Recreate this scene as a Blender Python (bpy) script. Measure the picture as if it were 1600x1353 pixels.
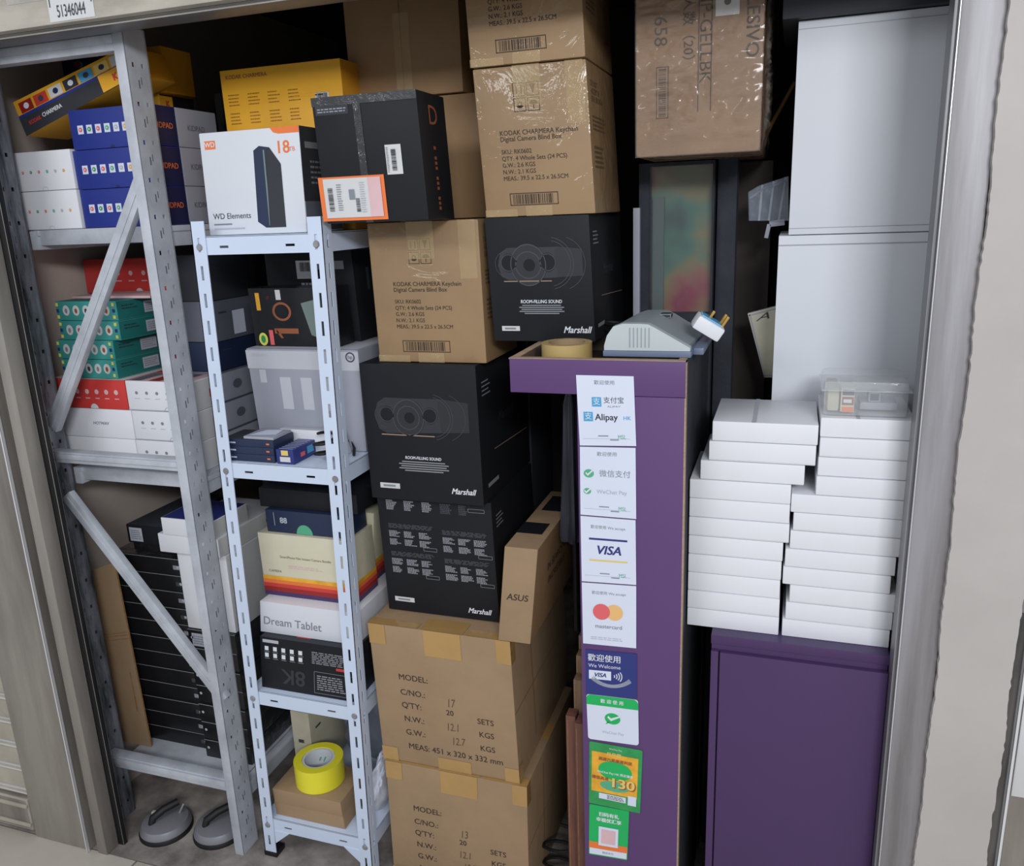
import bpy, bmesh, math, random
from mathutils import Vector, Matrix
random.seed(7)
for o in list(bpy.data.objects): bpy.data.objects.remove(o)
SC = bpy.context.scene
COL = SC.collection
# ------------------------------------------------------------------ camera
YAW, PIT, ROL, FPX, H = 0.33110789, 0.2631303, -0.03946664, 1278.4, 1.60
CF = Vector((-math.sin(YAW)*math.cos(PIT), math.cos(YAW)*math.cos(PIT), -math.sin(PIT)))
_r = Vector((math.cos(YAW), math.sin(YAW), 0)); _u = _r.cross(CF)
CR = _r*math.cos(ROL)+_u*math.sin(ROL); CU = -_r*math.sin(ROL)+_u*math.cos(ROL)
CAMP = Vector((0, 0, H))
cd = bpy.data.cameras.new('camera'); cam = bpy.data.objects.new('camera', cd); COL.objects.link(cam)
cd.sensor_width = 36; cd.lens = FPX/1600*36; cd.clip_start = .05
cam.matrix_world = Matrix(((CR.x, CU.x, -CF.x, 0), (CR.y, CU.y, -CF.y, 0), (CR.z, CU.z, -CF.z, H), (0, 0, 0, 1)))
SC.camera = cam
# ------------------------------------------------------------------ world, lights, exposure
w = bpy.data.worlds.new('world'); SC.world = w; w.use_nodes = True
w.node_tree.nodes['Background'].inputs[0].default_value = (.86, .92, 1, 1)
w.node_tree.nodes['Background'].inputs[1].default_value = .50
def area(name, loc, target, sx, sy, power, color=(1, 1, 1)):
    l = bpy.data.lights.new(name, 'AREA'); l.shape = 'RECTANGLE'; l.size = sx; l.size_y = sy; l.energy = power; l.color = color
    o = bpy.data.objects.new(name, l); COL.objects.link(o); o.location = loc
    o.rotation_euler = (Vector(target)-Vector(loc)).to_track_quat('-Z', 'Y').to_euler(); return o
area('corridor_light', (1.0, -1.7, 2.62), (-.6, 1.6, 1.1), 1.2, .35, 66, (.95, .97, 1))
area('corridor_light', (-1.6, -.9, 2.8), (-.9, 1.6, .6), 1.3, .35, 18, (.95, .97, 1))
SC.view_settings.view_transform = 'Standard'; SC.view_settings.look = 'None'
SC.view_settings.gamma = 1; SC.view_settings.exposure = 0.06; SC.view_settings.use_curve_mapping = False

def at(px, py, X=None, Y=None, Z=None):      # the point of the place seen at a pixel on a known plane
    d = CF+CR*((px-800)/FPX)-CU*((py-676.5)/FPX)
    t = X/d.x if X is not None else Y/d.y if Y is not None else (Z-H)/d.z
    return CAMP+d*t
# ------------------------------------------------------------------ materials
def lin(c):
    return tuple(((x/255)/12.92 if x/255 <= .04045 else ((x/255+.055)/1.055)**2.4) for x in c)+(1,)
MATS = {}
def mat(name, c, rough=.55, metal=0, var=.06, vs=6, bump=0, bs=60, coat=0, cbump=0, alpha=1, spec=.5, stretch=None, c2=None, dirt=0, emis=0, cbs=18, trans=0):
    if name in MATS: return MATS[name]
    m = bpy.data.materials.new(name); m.use_nodes = True; nt = m.node_tree; b = nt.nodes['Principled BSDF']
    b.inputs['Roughness'].default_value = rough; b.inputs['Metallic'].default_value = metal
    b.inputs['Specular IOR Level'].default_value = spec
    col = lin(c)
    tc = nt.nodes.new('ShaderNodeTexCoord'); mp = nt.nodes.new('ShaderNodeMapping'); nt.links.new(tc.outputs['Object'], mp.inputs[0])
    if stretch: mp.inputs['Scale'].default_value = stretch
    if var or c2 or dirt:
        n = nt.nodes.new('ShaderNodeTexNoise'); n.inputs['Scale'].default_value = vs; n.inputs['Detail'].default_value = 6; n.inputs['Roughness'].default_value = .62
        nt.links.new(mp.outputs[0], n.inputs[0])
        r = nt.nodes.new('ShaderNodeValToRGB')
        a = lin(c2) if c2 else tuple(x*(1-2*var) for x in col[:3])+(1,)
        r.color_ramp.elements[0].color = a; r.color_ramp.elements[0].position = .32
        r.color_ramp.elements[1].color = tuple(min(1, x*(1+var)) for x in col[:3])+(1,); r.color_ramp.elements[1].position = .62
        nt.links.new(n.outputs[0], r.inputs[0]); nt.links.new(r.outputs[0], b.inputs['Base Color'])
    else: b.inputs['Base Color'].default_value = col
    if bump:
        n = nt.nodes.new('ShaderNodeTexNoise'); n.inputs['Scale'].default_value = bs; n.inputs['Detail'].default_value = 4; nt.links.new(mp.outputs[0], n.inputs[0])
        bp = nt.nodes.new('ShaderNodeBump'); bp.inputs['Strength'].default_value = bump; bp.inputs['Distance'].default_value = .01
        nt.links.new(n.outputs[0], bp.inputs['Height']); nt.links.new(bp.outputs[0], b.inputs['Normal'])
    if coat:
        b.inputs['Coat Weight'].default_value = coat; b.inputs['Coat Roughness'].default_value = .1
        if cbump:
            n = nt.nodes.new('ShaderNodeTexNoise'); n.inputs['Scale'].default_value = cbs; n.inputs['Detail'].default_value = 5; n.inputs['Distortion'].default_value = 1.2
            nt.links.new(mp.outputs[0], n.inputs[0])
            bp = nt.nodes.new('ShaderNodeBump'); bp.inputs['Strength'].default_value = cbump; bp.inputs['Distance'].default_value = .03 if cbump < .95 else .09
            nt.links.new(n.outputs[0], bp.inputs['Height']); nt.links.new(bp.outputs[0], b.inputs['Coat Normal'])
    if alpha < 1: b.inputs['Alpha'].default_value = alpha
    if trans: b.inputs['Transmission Weight'].default_value = trans
    MATS[name] = m; return m
M = dict(
 white=mat('white_board', (226, 227, 232), .42, var=.015),
 whitecab=mat('white_laminate', (214, 217, 224), .5, var=.015, vs=2),
 wtop=mat('white_edge', (190, 192, 200), .5, var=.02),
 offw=mat('off_white_print', (205, 205, 205), .5, var=.02),
 pale=mat('pale_grey_board', (158, 160, 172), .5, var=.03),
 grey=mat('grey_board', (98, 101, 112), .5, var=.05),
 dgrey=mat('dark_grey_board', (56, 58, 64), .5, var=.05, spec=.25),
 black=mat('black_board', (30, 31, 35), .5, var=.05, spec=.22),
 black2=mat('black_glossy_board', (27, 27, 30), .34, var=.06, coat=.15, cbump=.15, spec=.35),
 shrink=mat('black_shrink_wrapped', (32, 32, 36), .3, var=.1, coat=.9, cbump=.6, cbs=22),
 kraft=mat('kraft_board', (158, 131, 101), .7, var=.05, vs=5, bump=.12, bs=40, stretch=(1, 1, 1)),
 kraftd=mat('brown_carton_board', (152, 120, 84), .62, var=.06, vs=4, bump=.15, bs=25),
 kraftw=mat('film_wrapped_carton', (142, 108, 78), .6, var=.1, vs=5, coat=1, cbump=1, cbs=16, bump=.2, bs=14, stretch=(1, 1, 2.2)),
 kraftt=mat('taped_carton', (150, 121, 86), .55, var=.06, vs=5, coat=.55, cbump=.5, cbs=8),
 flute=mat('corrugated_edge', (150, 112, 70), .8, var=.15, vs=60),
 tapeb=mat('brown_packing_tape', (178, 140, 84), .22, var=.05, coat=.7, cbump=.3, cbs=20),
 tapeclear=mat('clear_packing_tape', (214, 188, 140), .16, var=.04, coat=1, cbump=.9, cbs=22, alpha=.35),
 ink=mat('black_ink', (52, 42, 36), .7, var=0),
 inkf=mat('faded_ink', (104, 82, 60), .7, var=0),
 pencil=mat('marker_ink', (92, 76, 62), .8, var=0),
 yellow=mat('yellow_box_print', (234, 172, 44), .5, var=.04),
 yellowd=mat('amber_box_print', (222, 152, 36), .5, var=.05),
 yink=mat('brown_ink_on_yellow', (150, 100, 22), .6, var=0),
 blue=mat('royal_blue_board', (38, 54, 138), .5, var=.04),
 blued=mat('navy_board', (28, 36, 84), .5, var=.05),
 navy=mat('dark_blue_board', (32, 44, 74), .5, var=.05),
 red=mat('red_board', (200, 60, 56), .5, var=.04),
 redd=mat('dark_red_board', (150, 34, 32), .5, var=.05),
 pink=mat('pink_white_board', (214, 178, 182), .5, var=.05),
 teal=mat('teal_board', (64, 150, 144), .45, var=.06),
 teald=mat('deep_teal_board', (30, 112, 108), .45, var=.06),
 lemon=mat('lemon_print', (216, 214, 96), .5, var=.02),
 orange=mat('orange_print', (232, 120, 58), .5, var=.02),
 rust=mat('rust_print', (146, 84, 54), .5, var=.02),
 cream=mat('cream_board', (214, 208, 182), .5, var=.03, coat=.5, cbump=.3),
 purple=mat('purple_laminate', (90, 60, 110), .5, var=.02, vs=3),
 purpled=mat('dark_purple_laminate', (72, 48, 92), .5, var=.03, vs=3),
 purplet=mat('purple_carcass_edge', (70, 58, 92), .4, var=.02),
 ply=mat('raw_plywood', (168, 142, 118), .7, var=.1, vs=30, stretch=(1, 1, 8)),
 plyd=mat('brown_particle_board', (92, 78, 70), .7, var=.1, vs=30),
 wood=mat('reddish_wood_board', (112, 72, 60), .6, var=.12, vs=14, stretch=(6, 6, .6)),
 wood2=mat('tan_wood_board', (136, 108, 84), .6, var=.12, vs=14, stretch=(6, 6, .6)),
 steelw=mat('pale_powder_coated_steel', (204, 216, 236), .38, var=.015),
 steelg=mat('grey_painted_steel', (186, 190, 198), .42, var=.06, vs=9, c2=(160, 164, 172)),
 steeld=mat('dirty_shaded_steel', (122, 126, 134), .5, metal=.3, var=.3, vs=12, stretch=(3, 3, .6), c2=(50, 50, 54)),  # dirty grey steel with the left upright's shade worked into its colour
 stain=mat('grimy_stainless', (156, 150, 142), .42, metal=.3, var=.06, vs=3, stretch=(3, 3, .4), c2=(122, 115, 108)),
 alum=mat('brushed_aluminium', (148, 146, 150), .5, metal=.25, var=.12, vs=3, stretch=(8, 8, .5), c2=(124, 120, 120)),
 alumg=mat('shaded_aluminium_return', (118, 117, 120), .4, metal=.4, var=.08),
 edge=mat('bright_metal_edge', (222, 222, 226), .25, metal=.3, var=0),
 chan=mat('dark_shutter_channel', (92, 90, 88), .5, metal=.3, var=.3, vs=7, stretch=(3, 3, .5), c2=(58, 57, 56)),
 blk=mat('rubber_and_gap_black', (18, 18, 20), .6, var=0),
 slat=mat('cream_shutter_slat', (178, 170, 154), .45, var=.12, vs=4, c2=(150, 144, 132)),
 wallw=mat('cream_plaster', (180, 174, 170), .7, var=.04, vs=3, bump=.1, bs=12),
 walll=mat('beige_wall_paint', (186, 172, 162), .75, var=.06, vs=2),
 wallb=mat('dim_back_wall', (70, 62, 58), .8, var=.1, vs=2),  # colour darkened to carry the shade of the unlit back
 ceil=mat('dark_ceiling_board', (64, 58, 56), .8, var=.08, vs=2),
 tile=mat('beige_floor_tile', (200, 192, 180), .3, var=.05, vs=3),
 grout=mat('tile_grout', (120, 112, 104), .8, var=.1),
 conc=mat('worn_concrete', (150, 142, 136), .75, var=.22, vs=9, bump=.2, bs=30, c2=(104, 96, 92)),
 head=mat('dirty_cream_header', (172, 166, 154), .45, var=.16, vs=3.5, stretch=(1, 1, 3), c2=(140, 132, 122)),
 headg=mat('header_patch', (168, 162, 156), .5, var=.2, vs=12),
 dark=mat('soot_black', (16, 16, 18), .7, var=0),
 slate=mat('slate_fabric', (44, 47, 56), .85, var=.15, vs=10, bump=.3, bs=40),
 cloth=mat('black_umbrella_fabric', (46, 48, 58), .5, var=.15, vs=8, bump=.2, bs=14),
 dev=mat('grey_device_plastic', (150, 158, 164), .4, var=.02),
 devl=mat('light_device_plastic', (186, 194, 196), .45, var=.02),
 devb=mat('blue_grey_plastic', (104, 116, 140), .35, var=.03),
 brass=mat('brass_pin', (214, 170, 90), .3, metal=.7, var=0),
 sky=mat('sky_blue_print', (74, 160, 206), .5, var=0),
 green=mat('payment_green', (24, 176, 92), .45, var=.02),
 greenm=mat('muted_green_print', (86, 170, 130), .5, var=0),
 greend=mat('leaf_green_print', (48, 150, 82), .5, var=.1, vs=30),
 visab=mat('deep_blue_print', (42, 52, 120), .5, var=0),
 gold=mat('gold_print', (226, 196, 110), .5, var=0),
 gold2=mat('amber_promo_print', (232, 170, 50), .5, var=.1, vs=30),
 mred=mat('salmon_red_print', (222, 100, 104), .5, var=0),
 mor=mat('peach_print', (232, 184, 120), .5, var=0),
 paper=mat('sticker_paper', (214, 220, 236), .4, var=.01),
 gink=mat('grey_ink', (128, 132, 142), .6, var=0),
 lgink=mat('light_grey_ink', (176, 180, 190), .6, var=0),
 dink=mat('dark_ink', (60, 62, 70), .6, var=0),
 wink=mat('white_ink', (220, 222, 228), .6, var=0),
 mink=mat('dim_white_ink', (138, 140, 146), .6, var=0),
 spk=mat('speaker_photo_grey', (47, 47, 52), .5, var=.05),
 spk2=mat('speaker_photo_dark', (40, 40, 45), .5, var=0),
 spk3=mat('speaker_photo_ring', (66, 66, 72), .5, var=0),
 oak=mat('speaker_photo_trim', (150, 126, 108), .5, var=0),
 tapey=mat('yellow_tape', (232, 222, 50), .35, var=.03, coat=.25),
 core=mat('white_tape_core', (206, 210, 216), .5, var=.03),
 tapek=mat('kraft_tape_roll', (186, 160, 104), .35, var=.04),
 film=mat('stretch_film', (196, 184, 172), .07, var=0, alpha=.17, spec=.9, coat=1, cbump=1, cbs=13, stretch=(1, 1, 2.4)),
 clear=mat('clear_plastic_shell', (226, 230, 234), .08, var=0, alpha=.32, spec=.9, coat=1, cbump=.25),
 clear2=mat('clear_film', (150, 160, 176), .08, var=0, alpha=.3, spec=.9, coat=1, cbump=.5),
 glass=mat('dark_glass', (90, 94, 100), .12, var=0, alpha=.18, spec=.8),
 bagw=mat('white_plastic_bag', (206, 210, 224), .4, var=.06, bump=.5, bs=9),
 bagg=mat('grey_plastic_bag', (126, 132, 146), .4, var=.15, bump=.6, bs=9),
 ivory=mat('ivory_board', (196, 190, 168), .6, var=.08),
 cup=mat('grey_cast_aluminium', (140, 140, 146), .35, metal=.3, var=.05),
 green2=mat('sage_case', (116, 132, 128), .5, var=.03),
)
# multi-coloured sheet behind the dark glass, blotches stand in for its reflections
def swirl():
    m = bpy.data.materials.new('painted_reflection_sheet'); m.use_nodes = True; nt = m.node_tree; b = nt.nodes['Principled BSDF']; b.inputs['Roughness'].default_value = .35
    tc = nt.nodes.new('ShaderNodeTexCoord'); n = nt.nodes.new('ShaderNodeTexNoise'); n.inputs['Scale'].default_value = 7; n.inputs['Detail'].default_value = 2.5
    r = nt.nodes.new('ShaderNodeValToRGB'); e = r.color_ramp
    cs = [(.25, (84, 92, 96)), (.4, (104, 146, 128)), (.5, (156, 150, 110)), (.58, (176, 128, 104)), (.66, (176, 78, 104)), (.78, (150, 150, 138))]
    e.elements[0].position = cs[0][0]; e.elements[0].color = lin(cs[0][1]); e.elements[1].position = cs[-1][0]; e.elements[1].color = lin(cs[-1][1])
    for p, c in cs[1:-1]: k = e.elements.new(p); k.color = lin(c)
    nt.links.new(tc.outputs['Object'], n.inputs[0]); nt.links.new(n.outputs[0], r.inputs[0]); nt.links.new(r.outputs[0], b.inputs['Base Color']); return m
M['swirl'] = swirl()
# ------------------------------------------------------------------ object helpers
def tag(o, label=None, cat=None, group=None, kind=None):
    if label: o['label'] = label
    if cat: o['category'] = cat
    if group: o['group'] = group
    if kind: o['kind'] = kind
    return o
def empty(name, loc, label, cat, group=None):
    o = bpy.data.objects.new(name, None); COL.objects.link(o); o.location = loc; o.empty_display_size = .05
    return tag(o, label, cat, group)
class MB:
    def __init__(s): s.v = []; s.f = []; s.fm = []; s.ml = []; s.smooth = []
    def mi(s, m):
        m = M[m] if isinstance(m, str) else m
        if m not in s.ml: s.ml.append(m)
        return s.ml.index(m)
    def face(s, pts, m, smooth=False):
        k = len(s.v); s.v += [Vector(p) for p in pts]; s.f.append(tuple(range(k, k+len(pts)))); s.fm.append(s.mi(m)); s.smooth.append(smooth)
    def mesh(s, vs, fs, m, smooth=False):
        k = len(s.v); s.v += [Vector(p) for p in vs]; i = s.mi(m)
        for f in fs: s.f.append(tuple(k+j for j in f)); s.fm.append(i); s.smooth.append(smooth)
    def hexa(s, P, mats, bev=.0015):
        # P: front BL,BR,TR,TL then back BL,BR,TR,TL ; mats: F,R,B,L,T,D
        bm = bmesh.new(); vs = [bm.verts.new(p) for p in P]
        for idx, fm in (((0, 1, 2, 3), 0), ((1, 5, 6, 2), 1), ((5, 4, 7, 6), 2), ((4, 0, 3, 7), 3), ((3, 2, 6, 7), 4), ((4, 5, 1, 0), 5)):
            f = bm.faces.new([vs[i] for i in idx]); f.material_index = s.mi(mats[fm])
        if bev: bmesh.ops.bevel(bm, geom=list(bm.edges), offset=bev, segments=2, profile=.6, affect='EDGES')
        bm.verts.index_update(); k = len(s.v)
        s.v += [v.co.copy() for v in bm.verts]
        for f in bm.faces: s.f.append(tuple(k+v.index for v in f.verts)); s.fm.append(f.material_index); s.smooth.append(False)
        bm.free()
    def box(s, x0, x1, y0, y1, z0, z1, m, bev=.001):
        P = [(x0, y0, z0), (x1, y0, z0), (x1, y0, z1), (x0, y0, z1), (x0, y1, z0), (x1, y1, z0), (x1, y1, z1), (x0, y1, z1)]
        s.hexa([Vector(p) for p in P], m if isinstance(m, (list, tuple)) else [m]*6, bev)
    def bar(s, a, b, wx, wy, m, up=(0, 1, 0), bev=.001):   # prism bar from a to b, wx in-plane width, wy thickness along up
        a = Vector(a); b = Vector(b); d = (b-a).normalized(); u = Vector(up); sd = d.cross(u).normalized()
        c = []
        for p in (a, b):
            c += [p-sd*wx/2-u*wy/2, p+sd*wx/2-u*wy/2, p+sd*wx/2+u*wy/2, p-sd*wx/2+u*wy/2]
        s.hexa([c[0], c[1], c[2], c[3], c[4], c[5], c[6], c[7]], [m]*6, bev)
    def tube(s, pts, r, m, n=10, cap=True):
        pts = [Vector(p) for p in pts]; rings = []
        for i, p in enumerate(pts):
            t = (pts[min(i+1, len(pts)-1)]-pts[max(i-1, 0)]).normalized()
            a = t.cross(Vector((0, 0, 1)));
            if a.length < .1: a = t.cross(Vector((1, 0, 0)))
            a.normalize(); b = t.cross(a)
            rings.append([p+(a*math.cos(q*2*math.pi/n)+b*math.sin(q*2*math.pi/n))*r for q in range(n)])
        vs = [v for R in rings for v in R]; fs = []
        for i in range(len(pts)-1):
            for q in range(n): fs.append((i*n+q, i*n+(q+1) % n, (i+1)*n+(q+1) % n, (i+1)*n+q))
        if cap: fs += [tuple(range(n))[::-1], tuple((len(pts)-1)*n+q for q in range(n))]
        s.mesh(vs, fs, m, True)
    def lathe(s, prof, c, m, n=40, ax=None, close=False, mats=None):
        c = Vector(c); R = ax or Matrix.Identity(3); L = len(prof); vs = []
        for q in range(n):
            a = q*2*math.pi/n
            for r, z in prof: vs.append(c+R@Vector((r*math.cos(a), r*math.sin(a), z)))
        segs = list(range(L if close else L-1))
        for i in segs:
            fs = [(q*L+i, ((q+1) % n)*L+i, ((q+1) % n)*L+(i+1) % L, q*L+(i+1) % L) for q in range(n)]
            mm = mats[i] if mats else m
            if i == segs[0]: k0 = len(s.v); s.v += vs
            j = s.mi(mm)
            for f in fs: s.f.append(tuple(k0+t for t in f)); s.fm.append(j); s.smooth.append(True)
    def build(s, name, parent=None, origin=None, warp=0, bevel=0, smooth=False):
        o_ = Vector(origin) if origin is not None else (parent.location.copy() if parent is not None and parent.parent is None else Vector((0, 0, 0)))
        if parent is not None and parent.parent is not None: o_ = parent.parent.location.copy()+parent.location
        if parent is not None and origin is None and parent.get('_org'): o_ = Vector(parent['_org'])
        me = bpy.data.meshes.new(name); me.from_pydata([tuple(v-o_) for v in s.v], [], s.f)
        for m in s.ml: me.materials.append(m)
        me.polygons.foreach_set('material_index', s.fm); me.polygons.foreach_set('use_smooth', s.smooth); me.update(); me.set_sharp_from_angle(angle=math.radians(38))
        o = bpy.data.objects.new(name, me); COL.objects.link(o)
        if parent is not None: o.parent = parent
        else: o.location = o_
        return o
FONTC = {}
def text_mesh(st, bold=0, shear=0):
    k = (st, shear)
    if k in FONTC: return FONTC[k]
    cu = bpy.data.curves.new('t', 'FONT'); cu.body = st; cu.size = 1; cu.align_x = 'CENTER'; cu.align_y = 'CENTER'; cu.shear = shear; cu.resolution_u = 3
    o = bpy.data.objects.new('t', cu); COL.objects.link(o)
    me = bpy.data.meshes.new_from_object(o.evaluated_get(bpy.context.evaluated_depsgraph_get()))
    r = ([v.co.copy() for v in me.vertices], [tuple(p.vertices) for p in me.polygons])
    bpy.data.objects.remove(o); bpy.data.curves.remove(cu); bpy.data.meshes.remove(me); FONTC[k] = r; return r
FI = dict(F=(0, 1, 2, 3), R=(1, 5, 6, 2), L=(4, 0, 3, 7), T=(3, 2, 6, 7))
class Face:
    """draws printed decoration on a (nearly) rectangular face; a,b,c,d = bottom left, bottom right, top right, top left"""
    def __init__(s, mb, a, b, c, d, off=.0006):
        s.mb = mb; s.c = [Vector(x) for x in (a, b, c, d)]; s.n = (s.c[1]-s.c[0]).cross(s.c[3]-s.c[0]).normalized(); s.off = off
        s.W = ((s.c[1]-s.c[0]).length+(s.c[2]-s.c[3]).length)/2; s.H = ((s.c[3]-s.c[0]).length+(s.c[2]-s.c[1]).length)/2
    def p(s, u, v, k=1):
        a, b, c, d = s.c; return (a*(1-u)+b*u)*(1-v)+(d*(1-u)+c*u)*v+s.n*s.off*k
    def rect(s, u0, v0, u1, v1, m, k=1):
        s.mb.face([s.p(u0, v0, k), s.p(u1, v0, k), s.p(u1, v1, k), s.p(u0, v1, k)], m)
    def poly(s, pts, m, k=1): s.mb.face([s.p(u, v, k) for u, v in pts], m)
    def ell(s, u, v, rx, ry, m, k=1, n=28, a0=0, a1=360):
        full = a1-a0 >= 360; N = n if full else n+1
        s.mb.face([s.p(u+rx/s.W*math.cos(math.radians(a0+(a1-a0)*i/n)), v+ry/s.H*math.sin(math.radians(a0+(a1-a0)*i/n)), k) for i in range(N)], m)
    def ring(s, u, v, r, t, m, k=1, n=32, a0=0, a1=360, ry=None):
        q = (ry or r)/r
        for i in range(n):
            A = math.radians(a0+(a1-a0)*i/n); B = math.radians(a0+(a1-a0)*(i+1)/n)
            f = lambda R, T: s.p(u+R/s.W*math.cos(T), v+R*q/s.H*math.sin(T), k)
            s.mb.face([f(r-t/2, A), f(r+t/2, A), f(r+t/2, B), f(r-t/2, B)], m)
    def frame(s, u0, v0, u1, v1, t, m, k=1):
        a = t/s.W; b = t/s.H
        s.rect(u0, v0, u1, v0+b, m, k); s.rect(u0, v1-b, u1, v1, m, k); s.rect(u0, v0, u0+a, v1, m, k); s.rect(u1-a, v0, u1, v1, m, k)
    def text(s, st, u, v, size, m, rot=0, bold=0, shear=0, k=1, align='C', sx=1, mirror=False):
        vs, fs = text_mesh(st, bold, shear)
        if not vs: return
        x0 = min(q.x for q in vs); x1 = max(q.x for q in vs)
        ox = 0 if align == 'C' else -x0 if align == 'L' else -x1
        cr, sr = math.cos(math.radians(rot)), math.sin(math.radians(rot))
        for i, (bx_, by_) in enumerate(((-1, -.5), (1, .5), (1, -.5), (-1, .5)) if bold else ((0, 0),)):
            out = []
            for q in vs:
                x = (q.x+ox+bx_*bold*.9)*size*sx; y = (q.y+by_*bold*.9)*size
                out.append(s.p(u+(x*cr-y*sr)/s.W, v+(x*sr+y*cr)/s.H, k+i*.03))
            s.mb.mesh(out, fs, m)
    def lines(s, u0, v0, u1, v1, n, m, fill=.5, k=1, rag=.25):     # small rows of print
        rn = random.Random(int((u0+v0*7+n)*1000))
        for i in range(n):
            y = v1-(v1-v0)*(i+.5)/n; h = (v1-v0)/n*fill/2; x = u0; e = u1-(u1-u0)*rn.random()*rag
            while x < e:
                l = (u1-u0)*rn.uniform(.06, .2); s.rect(x, y-h, min(x+l, e), y+h, m, k); x += l+(u1-u0)*.03
    def barcode(s, u0, v0, u1, v1, m, k=1, vert=False, seed=1):
        rn = random.Random(seed); x = 0
        while x < .97:
            l = rn.choice((.012, .02, .035))
            if vert: s.rect(u0, v0+(v1-v0)*x, u1, v0+(v1-v0)*min(1, x+l), m, k)
            else: s.rect(u0+(u1-u0)*x, v0, u0+(u1-u0)*min(1, x+l), v1, m, k)
            x += l+rn.choice((.012, .02, .03))
class Box:
    def __init__(s, P, mats, bev=.0015):
        s.P = [Vector(p) for p in P]; s.mb = MB()
        if isinstance(mats, str): mats = [mats]*6
        if len(mats) == 3: mats = [mats[0], mats[1], mats[1], mats[1], mats[2], mats[0]]      # front, sides, top
        s.mb.hexa(s.P, mats, bev)
    def f(s, face, mb=None, off=.0006): i = FI[face]; return Face(mb or s.mb, *[s.P[j] for j in i], off=off)
    def base(s): return (s.P[0]+s.P[1]+s.P[4]+s.P[5])/4
    def done(s, name, label, cat, group=None):
        o = s.mb.build(name, origin=s.base()); s.o = o; s.o['_org'] = tuple(s.base()); return tag(o, label, cat, group)
    def sub(s, name, mb, label=None):
        o = MB.build(mb, name, parent=s.o, origin=s.base()); return tag(o, label)
def quad(q, Y=None, z0=None, z1=None, yaw=0, depth=.2, snap=True, lo=None, hi=None):
    """world corners of a box whose front face is seen at pixels TL,TR,BR,BL"""
    TL, TR, BR, BL = q
    p0 = at(*BL, Z=z0) if Y is None else at(*BL, Y=Y)
    n = Vector((-math.sin(yaw), math.cos(yaw), 0))
    def hit(px):
        d = CF+CR*((px[0]-800)/FPX)-CU*((px[1]-676.5)/FPX); return CAMP+d*((p0-CAMP).dot(n)/d.dot(n))
    c = [hit(BL), hit(BR), hit(TR), hit(TL)]
    if snap:
        zb = z0 if z0 is not None else (c[0].z+c[1].z)/2; zt = z1 if z1 is not None else (c[2].z+c[3].z)/2
        for i, z in ((0, zb), (1, zb), (2, zt), (3, zt)): c[i].z = z
        # keep the box rectangular: same width top and bottom, small common slant
        wd = ((c[1]-c[0]).length+(c[2]-c[3]).length)/2; ux = Vector((math.cos(yaw), math.sin(yaw), 0))
        mb_ = (c[0]+c[1])/2; mt_ = (c[2]+c[3])/2; sh = (mt_-mb_)*.5; sh.z = 0; mid = (mb_+mt_)/2
        sl = max(-.012, min(.012, sh.dot(ux)))
        for i, sg, ss, z in ((0, -1, -1, zb), (1, 1, -1, zb), (2, 1, 1, zt), (3, -1, 1, zt)):
            v = mid+ux*(sg*wd/2+ss*sl); v.z = z; c[i] = v
    if lo is not None:
        for v in c: v.x = max(lo, v.x)
    if hi is not None:
        for v in c: v.x = min(hi, v.x)
    D = n*depth
    return c+[x+D for x in c]
def qb(q, mats, bev=.0015, **k): return Box(quad(q, **k), mats, bev)
def bx(x0, x1, y0, y1, z0, z1, mats, bev=.0015):
    return Box([(x0, y0, z0), (x1, y0, z0), (x1, y0, z1), (x0, y0, z1), (x0, y1, z0), (x1, y1, z0), (x1, y1, z1), (x0, y1, z1)], mats, bev)
import sys
def rep(n, b): pass

# ================================================================== SETTING
YO = 1.37
def struct(name, mb, lab=None):
    o = mb.build(name, origin=(0, 0, 0)); o['kind'] = 'structure'
    if lab: o['label'] = lab
    return o
m = MB()
m.box(-3.2, 2.0, -2.5, YO-.01, -.03, -.002, 'grout', 0)
for i in range(9):
    for j in range(7):
        x = -3.35+i*.6; y = 1.358-.6*(j+1); m.box(x+.002, x+.598, y+.002, y+.598, -.02, 0, 'tile', .001)
m.box(-3.2, 2.0, YO-.01, 3.3, -.03, 0, 'conc', 0)
struct('floor', m)
m = MB(); m.box(-1.86, -1.80, 1.40, 3.3, 0, 2.5, 'walll', 0); struct('wall_left', m)
m = MB(); m.box(.42, .48, 1.45, 3.3, 0, 2.5, 'wallb', 0); struct('wall_right', m)
m = MB(); m.box(-1.86, .48, 3.24, 3.3, 0, 2.5, 'wallb', 0); struct('wall_back', m)
m = MB(); m.box(-2.6, 1.2, YO+.02, 3.3, 2.30, 2.36, 'ceil', 0); struct('ceiling', m)
# header beam over the opening
m = MB()
HZ = at(170, 26, Y=YO-.02).z; HZ2 = at(210, 33, Y=YO).z
m.box(-2.9, 1.6, YO-.02, YO+.06, HZ, 2.34, 'head', .003)
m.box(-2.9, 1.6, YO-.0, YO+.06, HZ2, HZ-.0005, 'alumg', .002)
hf = Face(m, (-2.9, YO-.02, HZ), (1.6, YO-.02, HZ), (1.6, YO-.02, HZ+.364), (-2.9, YO-.02, HZ+.364))
def hu(x): return (x+2.9)/4.5
pa = at(82, 20, Y=YO-.02); pb = at(143, 20, Y=YO-.02)
zc = at(112, 16, Y=YO-.02).z
uv = lambda x, z: (hu(x), (z-HZ)/.364)
hw = pb.x-pa.x
hf.rect(hu(pa.x-.008), .01, hu(pb.x+.008), (zc+.06-HZ)/.364, 'offw')
hf.text('51346044', hu((pa.x+pb.x)/2), (zc-HZ)/.364, .030, 'dink', k=2, bold=.01, sx=hw/.16)
hf.lines(hu(pa.x), (zc+.026-HZ)/.364, hu(pb.x), (zc+.044-HZ)/.364, 2, 'inkf', .5, 2)
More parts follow.
